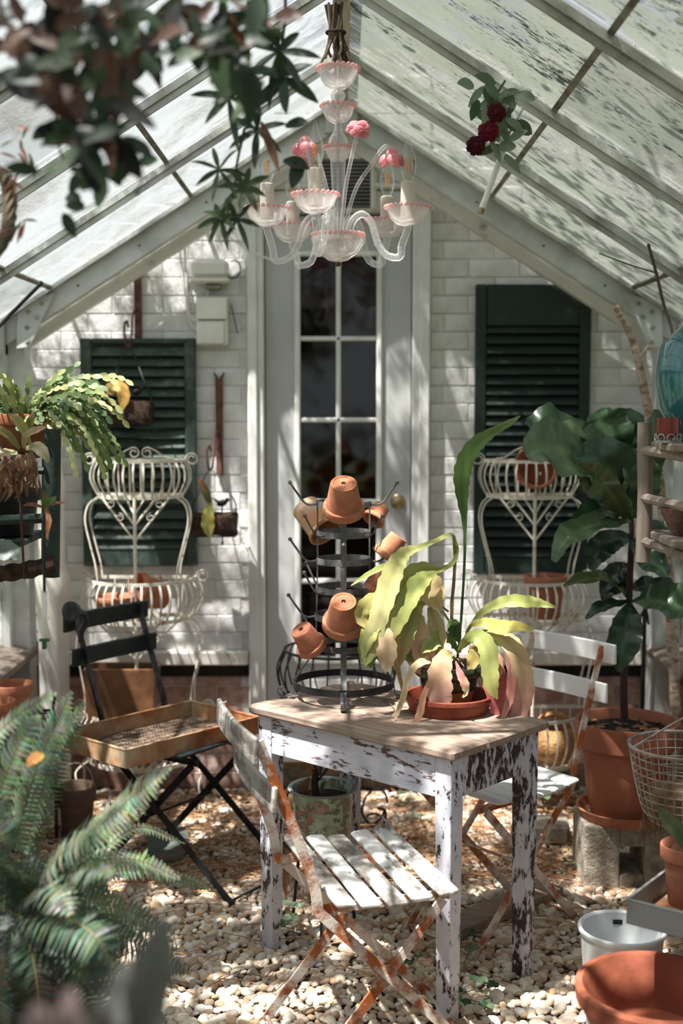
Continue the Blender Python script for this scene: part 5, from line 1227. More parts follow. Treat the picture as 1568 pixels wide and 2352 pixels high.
pu = thing('bromeliad_pup', 'small green bromeliad offshoot with drooping brown leaf by rack post', 'plant', wp(105, 1150, -.06))
for a, b in (([(100,1165,-.07,6),(105,1145,-.08,14),(100,1125,-.09,3)], [G(90,120,60),G(110,140,70),G(80,110,60)]), ([(100,1165,-.07,6),(118,1150,-.08,13),(130,1140,-.09,3)], [G(90,120,60),G(110,140,70),G(80,110,60)]), ([(105,1165,-.07,5),(112,1195,-.08,12),(106,1225,-.08,10),(110,1240,-.08,2)], [G(170,110,80),G(190,124,86),G(150,96,70)]), ([(100,1165,-.07,5),(125,1155,-.08,8),(150,1155,-.08,2)], [G(150,90,70),G(170,110,80),G(140,90,70)]), ([(100,1165,-.07,5),(70,1158,-.08,8),(52,1162,-.08,2)], [G(150,90,70),G(160,100,76),G(140,90,70)])):
    strapleaf(a, b, pu, MT['leaf'], YK, (.2, -1, .4), sub=4)
m = MB(); m.tube(cr([wp(84,1080,-.02), wp(92,1120,-.05), wp(100,1165,-.07)], 4), .003, 5, col=G(110,76,58)); m.build('runner', MT['stem'], pu)
# black nursery pot on the rack's lower shelf
o = upright('nursery_pot', 'black plastic nursery pot on the rack lower shelf', (wp(20,1250,.14).x, YK+.14, wp(20,1250,.02).z+.012), .085, .06, .115, 'black_iron', None, None); o['category'] = 'plant pot'
m = MB(); pts_ = [(0,1290,-.05,10),(30,1262,-.06,36),(38,1282,-.07,20),(45,1285,-.07,3)]
t = thing('grey_leaf_plant', 'single rounded grey green leaf drooping from the rack shelf', 'plant', wp(0, 1290, -.05)); strapleaf([(-20,1260,-.05,30),(5,1262,-.06,46),(28,1272,-.07,38),(40,1285,-.07,4)], [G(110,124,116),G(120,134,126),G(120,134,126)], t, MT['leaf_thick'], YK)
# hanging plastic dropper
m = MB(); t = thing('plant_probe', 'thin black rod with frosted plastic tube and green tip', 'plant probe', P(100, 1490, 2.6))
m.tube([P(101,1180,2.6), P(102,1362,2.6)], .0035, 8); m.build('rod', MT['black_iron'], t)
m = MB(); m.tube([P(102,1358,2.6), P(102,1460,2.6)], .0062, 10); m.build('tube', m_crystal('frosted_plastic', (.85, .88, .85, 1), .5), t)
m = MB(); m.rbox(P(102,1470,2.6), (.022, .008, .006), .001); m.rbox(P(102,1480,2.6), (.009, .008, .02), .001); m.build('tip', m_plain('green_plastic', lin(52,98,62), lin(40,80,50), 9, .5), t)
m = MB(); m.tube([P(-20,768,2.7), P(97,648,2.7)], .0042, 8); tag(m.build('black_stake', MT['black_iron']), 'thin black stake slanting in from the left edge below the eave', 'stake')
# black round bell-like fitting by the green chair
bp = GCH[0]; c0 = P(172, 1404, GCH[0].y-.16)
t = thing('iron_bell', 'round black iron bell on a curved arm above the green chair back', 'bell', P(186, 1470, GCH[0].y-.12))
m = MB(); m.lathe([(1e-4, .0), (.014, .0), (.027, .012), (.031, .028), (.033, .032), (.028, .034), (1e-4, .03)], 24, axis_mat(c0+V((.0, .012, 0)), (-.3, -1, .1))); m.build('bell', MT['black_iron'], t)
m = MB(); m.tube(cr([c0+V((.01, 0, 0)), P(192,1410,GCH[0].y-.11), P(196,1430,GCH[0].y-.11), P(186,1450,GCH[0].y-.11), P(186,1475,GCH[0].y-.11)], 4), [.012, .012, .011, .01, .01, .01, .01, .01, .011, .012, .013, .013, .012, .011, .01, .01, .009], 8); m.build('arm', MT['black_iron'], t)

# brown pail, slate, side shelf with pots
bk = PZ(176, 1925, 0); pl = thing('clay_pail', 'dark brown clay pail with wire bail handle beside the green chair', 'pail', bk)
m = MB(); m.lathe(pot_profile(.075, .055, .2, collar=.28, hole=1e-4), 32, Matrix.Translation(bk), True); m.build('pail_body', m_plain('brown_clay', lin(112,90,76), lin(78,60,50), 10, .8, 0, .3), pl, ang=30)
m = MB(); m.tube(cr([bk+V((-.07, 0, .18)), bk+V((-.05, .01, .25)), bk+V((0, .01, .28)), bk+V((.05, .01, .25)), bk+V((.07, 0, .18))], 5), .003, 6); m.build('bail_handle', MT['galv'], pl)
sl = [PZ(u, v, .012) for u, v in ((335,1965),(345,1925),(395,1900),(432,1915),(430,1965),(405,1988),(360,1990))]
m = MB(); m.prism(sl, (0, 0, .018)); tag(m.build('slate_slab', MT['slate'], smooth=False), 'dark grey slate slab lying on the gravel under the green chair', 'stone slab')
sh = thing('wire_shelf', 'black wire shelf with clay pots against the left knee wall', 'shelf', (-1.16, 4.1, 0))
for z in (.22, .50):
    m = MB(); m.tube([(-1.27, 3.75, z), (-1.27, 4.45, z), (-1.03, 4.45, z), (-1.03, 3.75, z)], .006, 6, True); m.build('frame', MT['black_iron'], sh)
    for k in range(9):
        m = MB(); y = 3.79+.62*k/8; m.tube([(-1.27, y, z), (-1.03, y, z)], .003, 5); m.build('wire', MT['black_iron'], sh)
for x in (-1.27, -1.03):
    for y in (3.75, 4.45):
        m = MB(); m.tube([(x, y, 0), (x, y, .56)], .007, 6); m.build('leg', MT['black_iron'], sh)
for y in (3.95, 4.25):
    m = MB(); m.strap(spiral((-1.03, y, .36), .05, .015, PI/2, PI/2+3.5*PI, 28, V((0, 1, 0))), .008, .004, (1, 0, 0)); m.build('scroll', MT['black_iron'], sh)
for k, (y, z, r, mt, lb) in enumerate(((4.3, .507, .075, 'terra_old', 'pale clay pot on top of the black wire shelf, farthest back'), (4.08, .507, .07, 'terra', 'orange clay pot on top of the black wire shelf, middle one'), (3.86, .507, .075, 'terra', 'orange clay pot on top of the black wire shelf, nearest one'), (4.2, .227, .08, 'terra_dark', 'dark clay pot on the lower tier of the black wire shelf'))):
    upright('terracotta_pot', lb, (-1.14, y, z), r, r*.66, r*1.7, mt, None, 'clay pots on the wire shelf')

# ================================================================== fern
def frond(parent, pts, Y0, lpx, col, seed=0, n=46, dens=1.0, flip=1):
    rr = random.Random(seed); q = cr([P(u, v, Y0+d) for u, v, d in pts], 10); N = len(q); L = [0]
    for i in range(1, N): L.append(L[-1]+(q[i]-q[i-1]).length)
    m = MB(); m.tube(q, [.0022*(1-.7*i/N) for i in range(N)], 4, col=G(140,124,70)); tot = L[-1]; n = max(14, int(tot/.0095))
    j = 0
    for k in range(n):
        s_ = tot*(k+.3)/n
        while j < N-2 and L[j+1] < s_: j += 1
        f = (s_-L[j])/max(1e-6, L[j+1]-L[j]); p = q[j].lerp(q[j+1], f); T = (q[j+1]-q[j]).normalized(); t = s_/tot
        up = V((0, -.55, 1)); up = (up-T*up.dot(T)).normalized(); sd = T.cross(up).normalized()
        ll = lpx/FPX*Y0*(.35+.65*math.sin(PI*min(.98, .18+.8*t))**.7)*(1.0 if t < .85 else (1-t)/.15*.8+.2)
        for s2 in (-1, 1):
            d = (sd*s2*.95+T*.32+up*rr.uniform(-.25, .1)).normalized(); e = p+d*ll; c = tuple(x*rr.uniform(.75, 1.2) for x in col[:3])+(1,)
            md = p+d*ll*.45+up*ll*.05; w = T*.0047
            m.add([p-w*.7, p+w*.9, md+w, md-w*.8, e-up*ll*.12], [(0, 1, 2, 3), (3, 2, 4)], c)
    return m.build('frond', MT['leaf'], parent, smooth=False)
YF = 2.35; fc = P(40, 2160, YF+.1)
fern = thing('boston_fern', 'large green sword fern with arching fronds at the lower left', 'fern', V((fc.x, fc.y, fc.z-.2)))
FG, FG2, FG3, FG4 = G(114,132,106), G(88,108,86), G(146,162,132), G(66,84,68)
FR = [
 ([(30,1950,.05),(75,1790,.05),(115,1690,.06),(165,1586,.07)], 62, FG), ([(50,1960,.1),(100,1800,.1),(140,1700,.1),(196,1612,.1)], 66, FG),
 ([(-40,1720,-.1),(20,1660,-.1),(75,1618,-.1),(132,1590,-.1)], 40, FG3), ([(-30,1900,-.15),(20,1760,-.15),(60,1680,-.15),(90,1640,-.12)], 60, FG),
 ([(60,2080,0),(170,1960,-.05),(280,1850,-.08),(395,1760,-.1)], 76, FG3), ([(60,2060,-.1),(140,1960,-.15),(220,1900,-.2),(290,1850,-.22)], 70, FG),
 ([(90,2060,.1),(200,1985,.1),(310,1975,.12),(415,2018,.15)], 60, FG3), ([(100,2070,.2),(230,2010,.25),(350,2000,.3),(500,2045,.35)], 34, FG),
 ([(80,2080,.05),(190,2070,.05),(290,2090,.08),(380,2140,.1)], 60, FG), ([(90,2100,.0),(200,2110,.0),(300,2160,.03),(435,2235,.08)], 60, FG2),
 ([(70,2110,0),(150,2190,-.02),(200,2290,-.03),(230,2400,-.03)], 66, FG2), ([(50,2110,-.1),(80,2220,-.15),(90,2330,-.15),(80,2420,-.15)], 90, FG4),
 ([(40,2100,-.05),(10,2200,-.1),(0,2300,-.1),(-10,2400,-.1)], 90, FG4), ([(100,2120,.1),(220,2190,.12),(300,2270,.15),(385,2352,.18)], 58, FG2),
 ([(120,2080,.25),(230,1960,.3),(320,1900,.35),(426,1938,.4)], 30, FG3), ([(60,2050,-.1),(20,1960,-.2),(-10,1880,-.2),(-40,1800,-.2)], 70, FG2),
 ([(80,2060,.0),(150,2010,-.12),(200,1990,-.2),(260,2010,-.25)], 80, FG), ([(60,2090,-.1),(150,2110,-.2),(220,2150,-.25),(260,2220,-.25)], 80, FG2),
]
for k, (a, l, c) in enumerate(FR): frond(fern, a, YF, l, c, k)
rr = random.Random(77)
for k in range(40):
    a = rr.uniform(-2.6, 1.2); R_ = rr.uniform(150, 330); u0, v0 = 50+rr.uniform(-40, 40), 2110+rr.uniform(-40, 40); e = rr.uniform(-.1, .9)
    u1, v1 = u0+R_*math.cos(a), v0+R_*math.sin(a)*.55-120*e; d = rr.uniform(-.25, .25)
    if u1 > 330: continue
    u1 = min(u1, 250); frond(fern, [(u0, v0, d*.3), ((u0*2+u1)/3, (v0*2+v1)/3-40*e, d*.5), ((u0+2*u1)/3, (v0+2*v1)/3-30*e, d*.8), (u1, v1+50, d)], YF, rr.uniform(50, 80), rr.choice([FG, FG2, FG2, FG4]), 100+k)
strapleaf([(62,1760,-.18,3),(74,1745,-.18,22),(92,1735,-.18,20),(98,1728,-.18,3)], [G(214,132,70),G(220,150,80),G(190,180,80)], fern, MT['leaf'], YF, name='withered_leaflet')
m = MB(); m.lathe(pot_profile(.13, .09, .17, collar=.2, hole=1e-4), 32, Matrix.Translation((fc.x, fc.y, fc.z-.2)), True); m.build('pot', MT['terra_dark'], fern, ang=30)
def stool(label, x, y, z, w=.28):
    t = thing('plant_stool', label, 'stool', (x, y, 0)); m = MB(); m.rbox((0, 0, z-.0125), (w, w, .025), .005); m.build('top', MT['grey_wood'], t, world=False)
    for sx in (-1, 1):
        for sy in (-1, 1):
            m = MB(); m.bar((sx*w*.4, sy*w*.4, z-.025), (sx*w*.46, sy*w*.46, 0), .03, .03, (1, 0, 0)); m.build('leg', MT['grey_wood'], t, world=False, smooth=False)
    return t
stool('grey wooden stool hidden under the fern', fc.x, fc.y, fc.z-.2)
# blurred grey leaves close to the lens
gp = P(190, 2560, .95); gs = thing('grey_succulent', 'soft blurred grey leaves rising close to the lens, bottom left', 'succulent', V((gp.x, gp.y, gp.z-.12)))
GY, GP = G(116,120,114), G(142,122,122)
for k, (a, c) in enumerate((([(250,2520,0,50),(330,2330,-.02,90),(360,2200,-.03,100),(384,2100,-.03,20)], GY), ([(220,2520,.02,50),(280,2350,.02,80),(290,2270,.02,84),(310,2200,.03,20)], GY), ([(200,2520,-.02,50),(240,2400,-.03,80),(250,2330,-.04,80),(270,2270,-.04,20)], G(120,122,118)), ([(170,2520,-.03,50),(165,2400,-.05,80),(160,2340,-.06,70),(160,2270,-.06,20)], GP), ([(150,2520,-.02,50),(100,2400,-.04,80),(90,2350,-.05,70),(85,2300,-.05,16)], GP), ([(260,2540,.0,40),(300,2420,.0,70),(330,2380,.0,60),(390,2330,.0,16)], GY))):
    strapleaf(a, [c, c, tuple(x*1.1 for x in c[:3])+(1,)], gs, MT['leaf_thick'], .95, (0, -1, .3), seed=k, fold=.3)
gb0 = V((gp.x, gp.y, gp.z-.12)); m = MB(); m.lathe(pot_profile(.07, .05, .12, hole=1e-4), 24, Matrix.Translation(gb0), True); m.build('pot', MT['terra'], gs)
stool('grey wooden stool below the blurred grey leaves', gb0.x, gb0.y, gb0.z, .2)
# ================================================================== fiddle-leaf fig on a concrete block
YG = 4.12
fx = P(1440, 1650, YG).x; btop = P(1440, 1858, YG).z; rimz = P(1440, 1652, YG).z
blk = thing('concrete_block', 'hollow concrete block under the fig tree pot', 'concrete block', (fx-.0, YG, 0))
bw, bd = .155, .11; h = btop-.022
def hollow(m, w, d, h, hw, z0, z1, cx):
    # front and back faces with one opening right through
    m.box((cx-(w+hw)/2, 0, h/2), (w-hw, 2*d, h)); m.box((cx+(w+hw)/2, 0, h/2), (w-hw, 2*d, h)); m.box((cx, 0, z0/2), (2*hw, 2*d, z0)); m.box((cx, 0, (z1+h)/2), (2*hw, 2*d, h-z1))
m = MB(); hollow(m, bw, bd, h, .04, .06, h-.07, 0); m.build('block', MT['concrete'], blk, world=False, bevel=.006, smooth=False)
m = MB(); m.lathe([(1e-4, .008), (.14, .008), (.155, .034), (.165, .034), (.148, 0), (1e-4, 0)], 40)
o = m.build('clay_saucer', MT['terra_old'], ang=30); o.location = (fx, YG, h+.001); tag(o, 'wide clay saucer on the concrete block under the fig pot', 'saucer')
fig = thing('fiddle_leaf_fig', 'tall fiddle-leaf fig with big glossy leaves in a large clay pot', 'potted tree', (fx, YG, h+.0095))
ph = rimz-h-.0095
m = MB(); m.lathe(pot_profile(.172, .115, ph, th=.012, collar=.26, hole=1e-4, cw=.012), 48, Matrix.Translation((fx, YG, h+.0095)), True); m.build('pot', MT['terra'], fig, ang=30)
m = MB(); rr = random.Random(2); m.lathe([(1e-4, rimz-.028), (.06, rimz-.03), (.11, rimz-.032), (.15, rimz-.035)], 28, Matrix.Translation((fx, YG, 0))); m.build('soil', MT['soil'], fig)
for k in range(30):
    a = rr.uniform(0, 2*PI); r = rr.uniform(.03, .14); m = MB(); m.rbox((fx+r*math.cos(a), YG+r*math.sin(a), rimz-.026), (.03, .014, .006), .002, Euler((rr.uniform(-.3, .3), rr.uniform(-.3, .3), a*3)).to_matrix()); m.build('bark_chip', m_plain('bark_chip', lin(168,124,92), lin(120,84,62), 20, .9) if k == 0 else bpy.data.materials['bark_chip'], fig)
m = MB(); m.tube(cr([P(1434,1655,YG), P(1432,1560,YG), P(1442,1450,YG), P(1446,1330,YG), P(1450,1210,YG), P(1440,1130,YG)], 6), [.013]*6+[.012]*8+[.011]*8+[.009]*9, 10, col=G(74,56,50)); m.build('trunk', MT['stem'], fig)
F1, F2, F3, F4, F5 = G(66,96,60), G(48,78,50), G(36,60,42), G(80,106,68), G(82,96,56)
FL = [
 ([(1405,1100,.0,20),(1350,1062,-.05,130),(1290,1038,-.1,150),(1240,1035,-.12,110),(1208,1048,-.13,30)], F4, (-.3,-1,.7)),
 ([(1400,1075,.05,20),(1300,1010,.03,120),(1245,990,.0,110),(1225,1000,.0,20)], F2, (-.2,-.8,.8)),
 ([(1420,1090,.0,20),(1405,1030,-.02,90),(1380,975,-.02,110),(1365,946,-.02,40)], F1, (.1,-1,.3)),
 ([(1430,1090,.05,20),(1420,1020,.05,80),(1425,970,.05,90),(1415,946,.05,30)], F2, (.2,-1,.3)),
 ([(1450,1170,-.05,20),(1410,1100,-.1,120),(1370,1060,-.12,110),(1320,1050,-.12,40)], F2, (-.4,-1,.5)),
 ([(1442,1190,-.05,20),(1405,1135,-.12,60),(1360,1095,-.15,66),(1325,1072,-.16,20)], F5, (-.5,-.7,.2)),
 ([(1440,1180,.0,20),(1425,1120,-.02,110),(1415,1060,-.04,120),(1410,1010,-.04,30)], F3, (.1,-1,.4)),
 ([(1450,1170,.0,20),(1480,1080,-.05,76),(1500,1000,-.08,70),(1505,940,-.08,16)], F2, (.5,-1,.2)),
 ([(1450,1190,-.03,20),(1460,1140,-.06,80),(1470,1080,-.08,90),(1480,1040,-.08,24)], F1, (.3,-1,.3)),
 ([(1450,1200,-.02,10),(1400,1200,-.08,50),(1340,1215,-.12,70),(1295,1245,-.14,50),(1272,1290,-.14,12)], F4, (-.2,-.7,1)),
 ([(1445,1190,.02,10),(1410,1170,.0,60),(1360,1180,-.04,66),(1305,1225,-.06,16)], F2, (-.2,-.8,.8)),
 ([(1450,1235,.0,10),(1410,1240,-.02,46),(1375,1265,-.03,56),(1358,1310,-.03,12)], F3, (-.4,-1,.2)),
 ([(1452,1240,-.02,10),(1480,1270,-.06,70),(1510,1300,-.08,76),(1540,1310,-.08,14)], F2, (.2,-.9,.8)),
 ([(1455,1250,.05,10),(1500,1230,.05,60),(1550,1230,.04,60),(1600,1250,.03,10)], F3, (.2,-.9,.8)),
 ([(1446,1385,.0,8),(1405,1340,-.06,44),(1350,1330,-.1,46),(1295,1346,-.12,10)], F5, (-.1,-.5,1)),
 ([(1446,1370,.05,8),(1430,1330,.05,40),(1400,1350,.05,46),(1385,1380,.05,10)], F3, (-.4,-1,.2)),
 ([(1448,1385,-.02,10),(1490,1375,-.08,70),(1545,1390,-.12,96),(1600,1410,-.14,20)], F1, (.2,-.9,.9)),
 ([(1446,1385,-.02,10),(1440,1430,-.05,62),(1428,1490,-.07,66),(1420,1542,-.07,10)], F2, (-.1,-1,.2)),
 ([(1444,1380,.0,8),(1410,1388,-.04,30),(1375,1398,-.05,32),(1345,1422,-.05,8)], F3, (-.2,-.6,.9)),
 ([(1446,1350,.06,8),(1480,1350,.06,50),(1530,1360,.06,60),(1575,1375,.06,14)], F3, (.2,-.8,.8)),
 ([(1448,1300,.02,8),(1425,1310,.04,40),(1400,1330,.05,44),(1385,1360,.05,8)], F3, (-.2,-.9,.5)),
]
for k, (a, c, nn) in enumerate(FL): strapleaf(a, [tuple(x*.8 for x in c[:3])+(1,), c, c], fig, MT['leaf_gloss'], YG, nn, wave=.09, seed=k*2.1, lobes=.05, fold=.3, sub=7, nc=4, veins=True)

# ================================================================== right side rack and what stands on it
YW = 3.2
rk = thing('driftwood_rack', 'grey driftwood ladder rack with shelves at the right edge', 'plant rack', P(1480, 1290, YW))
def wq(u, v, d=0): return P(u, v, YW+d)
for (u0, v0, u1, v1, d) in ((1476,1290,1480,970,0), (1585,1345,1588,1005,-.22), (1640,1290,1642,985,.0), (1750,1340,1750,1005,-.22)):
    m = MB(); q = cr([wq(u0, v0, d), wq((u0+u1)/2+3, (v0+v1)/2, d), wq(u1, v1, d)], 4); m.tube(q, [.019, .02, .0205, .0195, .0195, .020, .0205, .0195, .0185], 10); m.build('post', MT['grey_wood'], rk)
for v0, v1 in ((1034, 1052), (1144, 1168), (1244, 1282)):
    m = MB(); m.tube([wq(1480, v0, -.01), wq(1588, v1, -.22)], .0125, 8); m.build('rung', MT['grey_wood'], rk)
for v in (1022, 1228):
    zz = wq(1500, v, 0).z; xa, xb_ = wq(1490, v, 0).x, wq(1760, v, 0).x
    for k in range(4):
        m = MB(); m.rbox(((xa+xb_)/2, YW-.19+.065*k, zz), (xb_-xa, .06, .02), .004); m.build('shelf_slat', MT['grey_wood'], rk)
shz = wq(1500, 1022, 0).z+.0105; shz2 = wq(1500, 1228, 0).z+.0105
vc = V((P(1600, 900, 3.13).x, 3.13, shz)); vh = P(1600, 765, 3.13).z-shz
teal = NT('teal_glass'); _v = teal.coord((1, 1, .25)); _n = teal.noise(_v, 14, 5, .6, .6); teal = teal.end(teal.pbsdf(teal.ramp(_n, [(.3, lin(22,84,92)), (.55, lin(34,112,116)), (.75, lin(120,160,158))]).outputs[0], .12, 0, None, .6, Coat_Weight=.6))
m = MB(); m.lathe([(1e-4, 0), (.035, 0), (.04, .004), (.06, .03), (.085, .08), (.0975, .14), (.098, .18), (.088, vh*.9), (.06, vh), (.03, vh+.03), (.026, vh+.08), (.034, vh+.11), (.03, vh+.11), (.022, vh+.07), (1e-4, vh+.03)], 40); o = m.build('teal_vase', teal); o.location = vc; tag(o, 'large rounded teal glass vase on the driftwood rack top', 'vase')
rc0 = V((P(1533, 1010, 3.05).x, 3.05, shz)); t = thing('votive_holder', 'dark red glass votive in a filigree metal base on the rack', 'candle holder', rc0)
m = MB(); m.lathe([(1e-4, .012), (.026, .012), (.027, .06), (.024, .06), (.022, .02), (1e-4, .018)], 20, Matrix.Translation(rc0), wave=lambda a, j: .03*math.sin(12*a)); m.build('glass', m_plain('ruby_glass', lin(140,26,22), lin(92,14,14), 9, .15, 0, 0, .6), t)
for k in range(8):
    a = 2*PI*k/8; m = MB(); c = rc0+V((.029*math.cos(a), .029*math.sin(a), .012)); m.tube(ring_pts(c, .009, 0, 10) and [c+V((-math.sin(a), math.cos(a), 0))*.009*math.cos(b*PI/5)+V((0, 0, .009*math.sin(b*PI/5))) for b in range(10)], .002, 5, True); m.build('filigree_loop', MT['galv'], t)
m = MB(); m.lathe([(1e-4, 0), (.032, 0), (.032, .006), (1e-4, .006)], 20, Matrix.Translation(rc0)); m.build('base', MT['galv'], t)
bc = V((P(1575, 1235, 3.08).x, 3.08, shz2)); m = MB(); bm_t = m_plain('brown_glass', lin(112,76,66), lin(72,44,40), 30, .3, 0, .6, .6)
m.lathe([(1e-4, 0), (.03, 0), (.045, .02), (.058, .05), (.062, .068), (.057, .068), (.05, .045), (.03, .012), (1e-4, .01)], 32, None, wave=lambda a, j: .03*math.sin(18*a+(j % 2)*PI)*(1 if 1 <= j <= 4 else 0)); o = m.build('dimpled_bowl', bm_t); o.location = bc; tag(o, 'brown dimpled glass bowl on the lower driftwood shelf', 'bowl')
# branches
q = cr([P(u, v, 4.5) for u, v in ((1413,702),(1425,730),(1450,775),(1468,840),(1480,900),(1492,960),(1510,1080),(1530,1250),(1540,1400),(1552,1600),(1562,1840))], 5); n = len(q)
m = MB(); m.tube(q, [.010+.014*i/n+.0012*math.sin(i*1.7) for i in range(n)], 9); t = thing('tree_branch', 'long pale bare branch leaning in the right corner', 'branch', q[-1]); m.build('bough', MT['birch'], t)
m = MB(); m.tube([q[14], q[14]+V((.03, -.02, .05))], [.006, .003], 6); m.build('twig', MT['birch'], t)
t = thing('bare_twig', 'thin dark bare twig crossing the right eave', 'branch', P(1540, 745, 3.9)); q = cr([P(u, v, 3.9) for u, v in ((1488,560),(1502,610),(1512,650),(1524,700),(1540,748),(1556,830))], 5)
m = MB(); m.tube(q, .005, 6, col=G(96,84,72)); m.build('twig', MT['stem'], t)
m = MB(); m.tube([P(1510,628,3.9), P(1450,610,3.92), P(1375,582,3.95)], [.003, .0026, .002], 5, col=G(96,84,72)); m.build('side_twig', MT['stem'], t)
# wire basket with moss
YB = 3.05; wc0 = P(1572, 1712, YB); t = thing('wire_basket', 'round grey wire basket with dried moss at the right edge', 'basket', wc0-V((0, 0, .2)))
gw = m_plain('grey_wire', lin(186,176,166), lin(130,118,108), 20, .6, .3)
Rt, Rb, Hb = .135, .085, .185
def bk_(a, f): r = Rb+(Rt-Rb)*f**.6; return wc0+V((r*math.cos(a), r*math.sin(a), -Hb*(1-f)))
for k in range(34):
    a = 2*PI*k/34; m = MB(); m.tube([bk_(a, i/6) for i in range(7)], .0016, 4); m.build('upright_wire', gw, t)
for k in range(10):
    f = k/9; m = MB(); m.tube([bk_(2*PI*i/36, f) for i in range(36)], .0045 if k == 9 else .0016, 5, True); m.build('hoop_wire', gw, t)
m = MB(); m.tube(cr([bk_(PI*1.05, 1), wc0+V((-.02, 0, .06)), wc0+V((.06, 0, .1)), wc0+V((.15, 0, .12))], 5), .003, 5); m.build('handle', gw, t)
m = MB(); rr = random.Random(5); m.lathe([(1e-4, -Hb+.09), (.05, -Hb+.085), (.09, -Hb+.07), (.098, -Hb+.05), (.088, -Hb+.01), (1e-4, -Hb+.004)], 24, Matrix.Translation(wc0), wave=lambda a, j: .06*math.sin(5*a+j)); m.build('moss', m_plain('dry_moss', lin(176,146,112), lin(110,84,60), 40, .95, 0, 1.2), t)
m = MB()
for k in range(90):
    a = rr.uniform(PI*.6, PI*1.9); p = bk_(a, rr.uniform(0, .1)); m = m; m.tube([p, p+V((rr.uniform(-.012, .012), rr.uniform(-.012, .012), -rr.uniform(.02, .07)))], .0009, 3, col=G(120,92,70))
m.build('root_fringe', MT['stem'], t, kind='stuff')
# grey metal tray and cactus pot on a concrete pier
YT = 2.62; tz = P(1440, 2066, YT).z; ta_ = P(1440, 2066, YT); tb_ = PZ(1484, 1953, tz); te = PZ(1600, 2106, tz)
ex = (te-ta_).normalized(); ey = (tb_-ta_); dl = ey.length; ey.normalize(); ey2 = V((-ex.y, ex.x, 0)); wl = .36
t = thing('galvanised_tray', 'shallow galvanised tray with rusty inside at the right edge', 'tray', ta_+ex*wl/2+ey2*dl/2-V((0, 0, .055)))
A = ta_; hz = V((0, 0, -.052))
for (p, q) in ((A, A+ex*wl), (A+ex*wl, A+ex*wl+ey2*dl), (A+ey2*dl, A+ex*wl+ey2*dl), (A, A+ey2*dl)):
    m = MB(); m.prism([p, q, q+hz, p+hz], (q-p).normalized().cross(V((0, 0, 1)))*.003); m.tube([p, q], .004, 6); m.build('tray_side', MT['galv_rust'], t, smooth=False)
m = MB(); m.prism([A+hz, A+ex*wl+hz, A+ex*wl+ey2*dl+hz, A+ey2*dl+hz], (0, 0, .003)); m.build('tray_floor', MT['tray_rust'], t, smooth=False)
pc_ = A+ex*(wl*.5+.06)+ey2*(dl*.5+.05); pz = tz-.056
t = thing('concrete_pier', 'grey concrete pier carrying the galvanised tray', 'concrete block', (pc_.x, pc_.y, 0)); m = MB(); m.rbox((pc_.x, pc_.y, pz/2-.02), (.17, .17, pz-.04), .006); m.build('pier', MT['concrete'], t); m = MB(); m.rbox((pc_.x, pc_.y, pz-.02), (.19, .19, .04), .006); m.build('cap', MT['concrete'], t)
cp = V((P(1580, 2000, 2.72).x, 2.72, tz-.048)); chh = P(1575, 1938, 2.72).z-cp.z
t = thing('cactus_pot', 'small clay pot with a flat green cactus pad in the tray', 'potted plant', cp); m = MB(); m.lathe(pot_profile(.062, .042, chh, collar=.24, hole=1e-4), 32, Matrix.Translation(cp), True); m.build('pot', MT['terra'], t, ang=30)
m = MB(); m.lathe([(1e-4, chh*.86), (.052, chh*.86)], 16, Matrix.Translation(cp)); m.build('soil', MT['soil'], t)
strapleaf([(1590,1960,-.03,16),(1560,1915,-.06,36),(1530,1880,-.08,34),(1512,1858,-.09,8)], [G(90,106,70),G(120,136,90),G(100,120,80)], t, MT['leaf_thick'], 2.7, name='pad')
strapleaf([(1575,1960,-.0,6),(1560,1945,-.0,22),(1545,1970,-.0,26),(1535,1985,-.01,5)], [G(190,140,100),G(200,150,110),G(160,110,80)], t, MT['leaf'], 2.7, name='dry_leaf')
# plastic bucket, big bowl
bu = V((P(1428, 2128, 3.06).x, 3.06, .02)); bh = P(1428, 2128, 3.06).z-.02
t = thing('plastic_bucket', 'empty pale grey plastic bucket on the gravel', 'bucket', bu); m = MB(); m.lathe([(1e-4, .006), (.078, .006), (.098, bh-.004), (.102, bh), (.108, bh), (.110, bh-.004), (.108, bh-.012), (.103, bh-.014), (.082, 0), (1e-4, 0)], 48, Matrix.Translation(bu)); m.build('bucket_body', MT['bucket'], t, ang=30)
m = MB(); m.rbox(bu+V((.01, .0935, bh-.028)), (.024, .003, .012), .001); m.build('label_mark', MT['black_iron'], t)
bw_ = V((P(1508, 2262, 2.56).x, 2.56, P(1508, 2262, 2.56).z)); d_ = .12; bz_ = bw_.z-d_
m = MB(); m.lathe([(1e-4, .012), (.118, .012), (.124, .03), (.132, .055), (.150, d_-.006), (.155, d_), (.167, d_), (.170, d_-.006), (.168, d_-.034), (.160, d_-.04), (.125, 0), (1e-4, 0)], 56); o = m.build('terracotta_bowl', m_plain('bowl_terracotta', lin(164,94,68), lin(132,70,50), 9, .75, 0, .2), ang=30); o.location = (bw_.x, bw_.y, bz_); tag(o, 'wide shallow terracotta bowl in the bottom right corner', 'bowl')
pot('terracotta_pot', 'upturned clay pot under the wide terracotta bowl', axis_mat((bw_.x, bw_.y, bz_-.002), (0, 0, -1)), .14, .1, bz_-.01, 'terra_old')
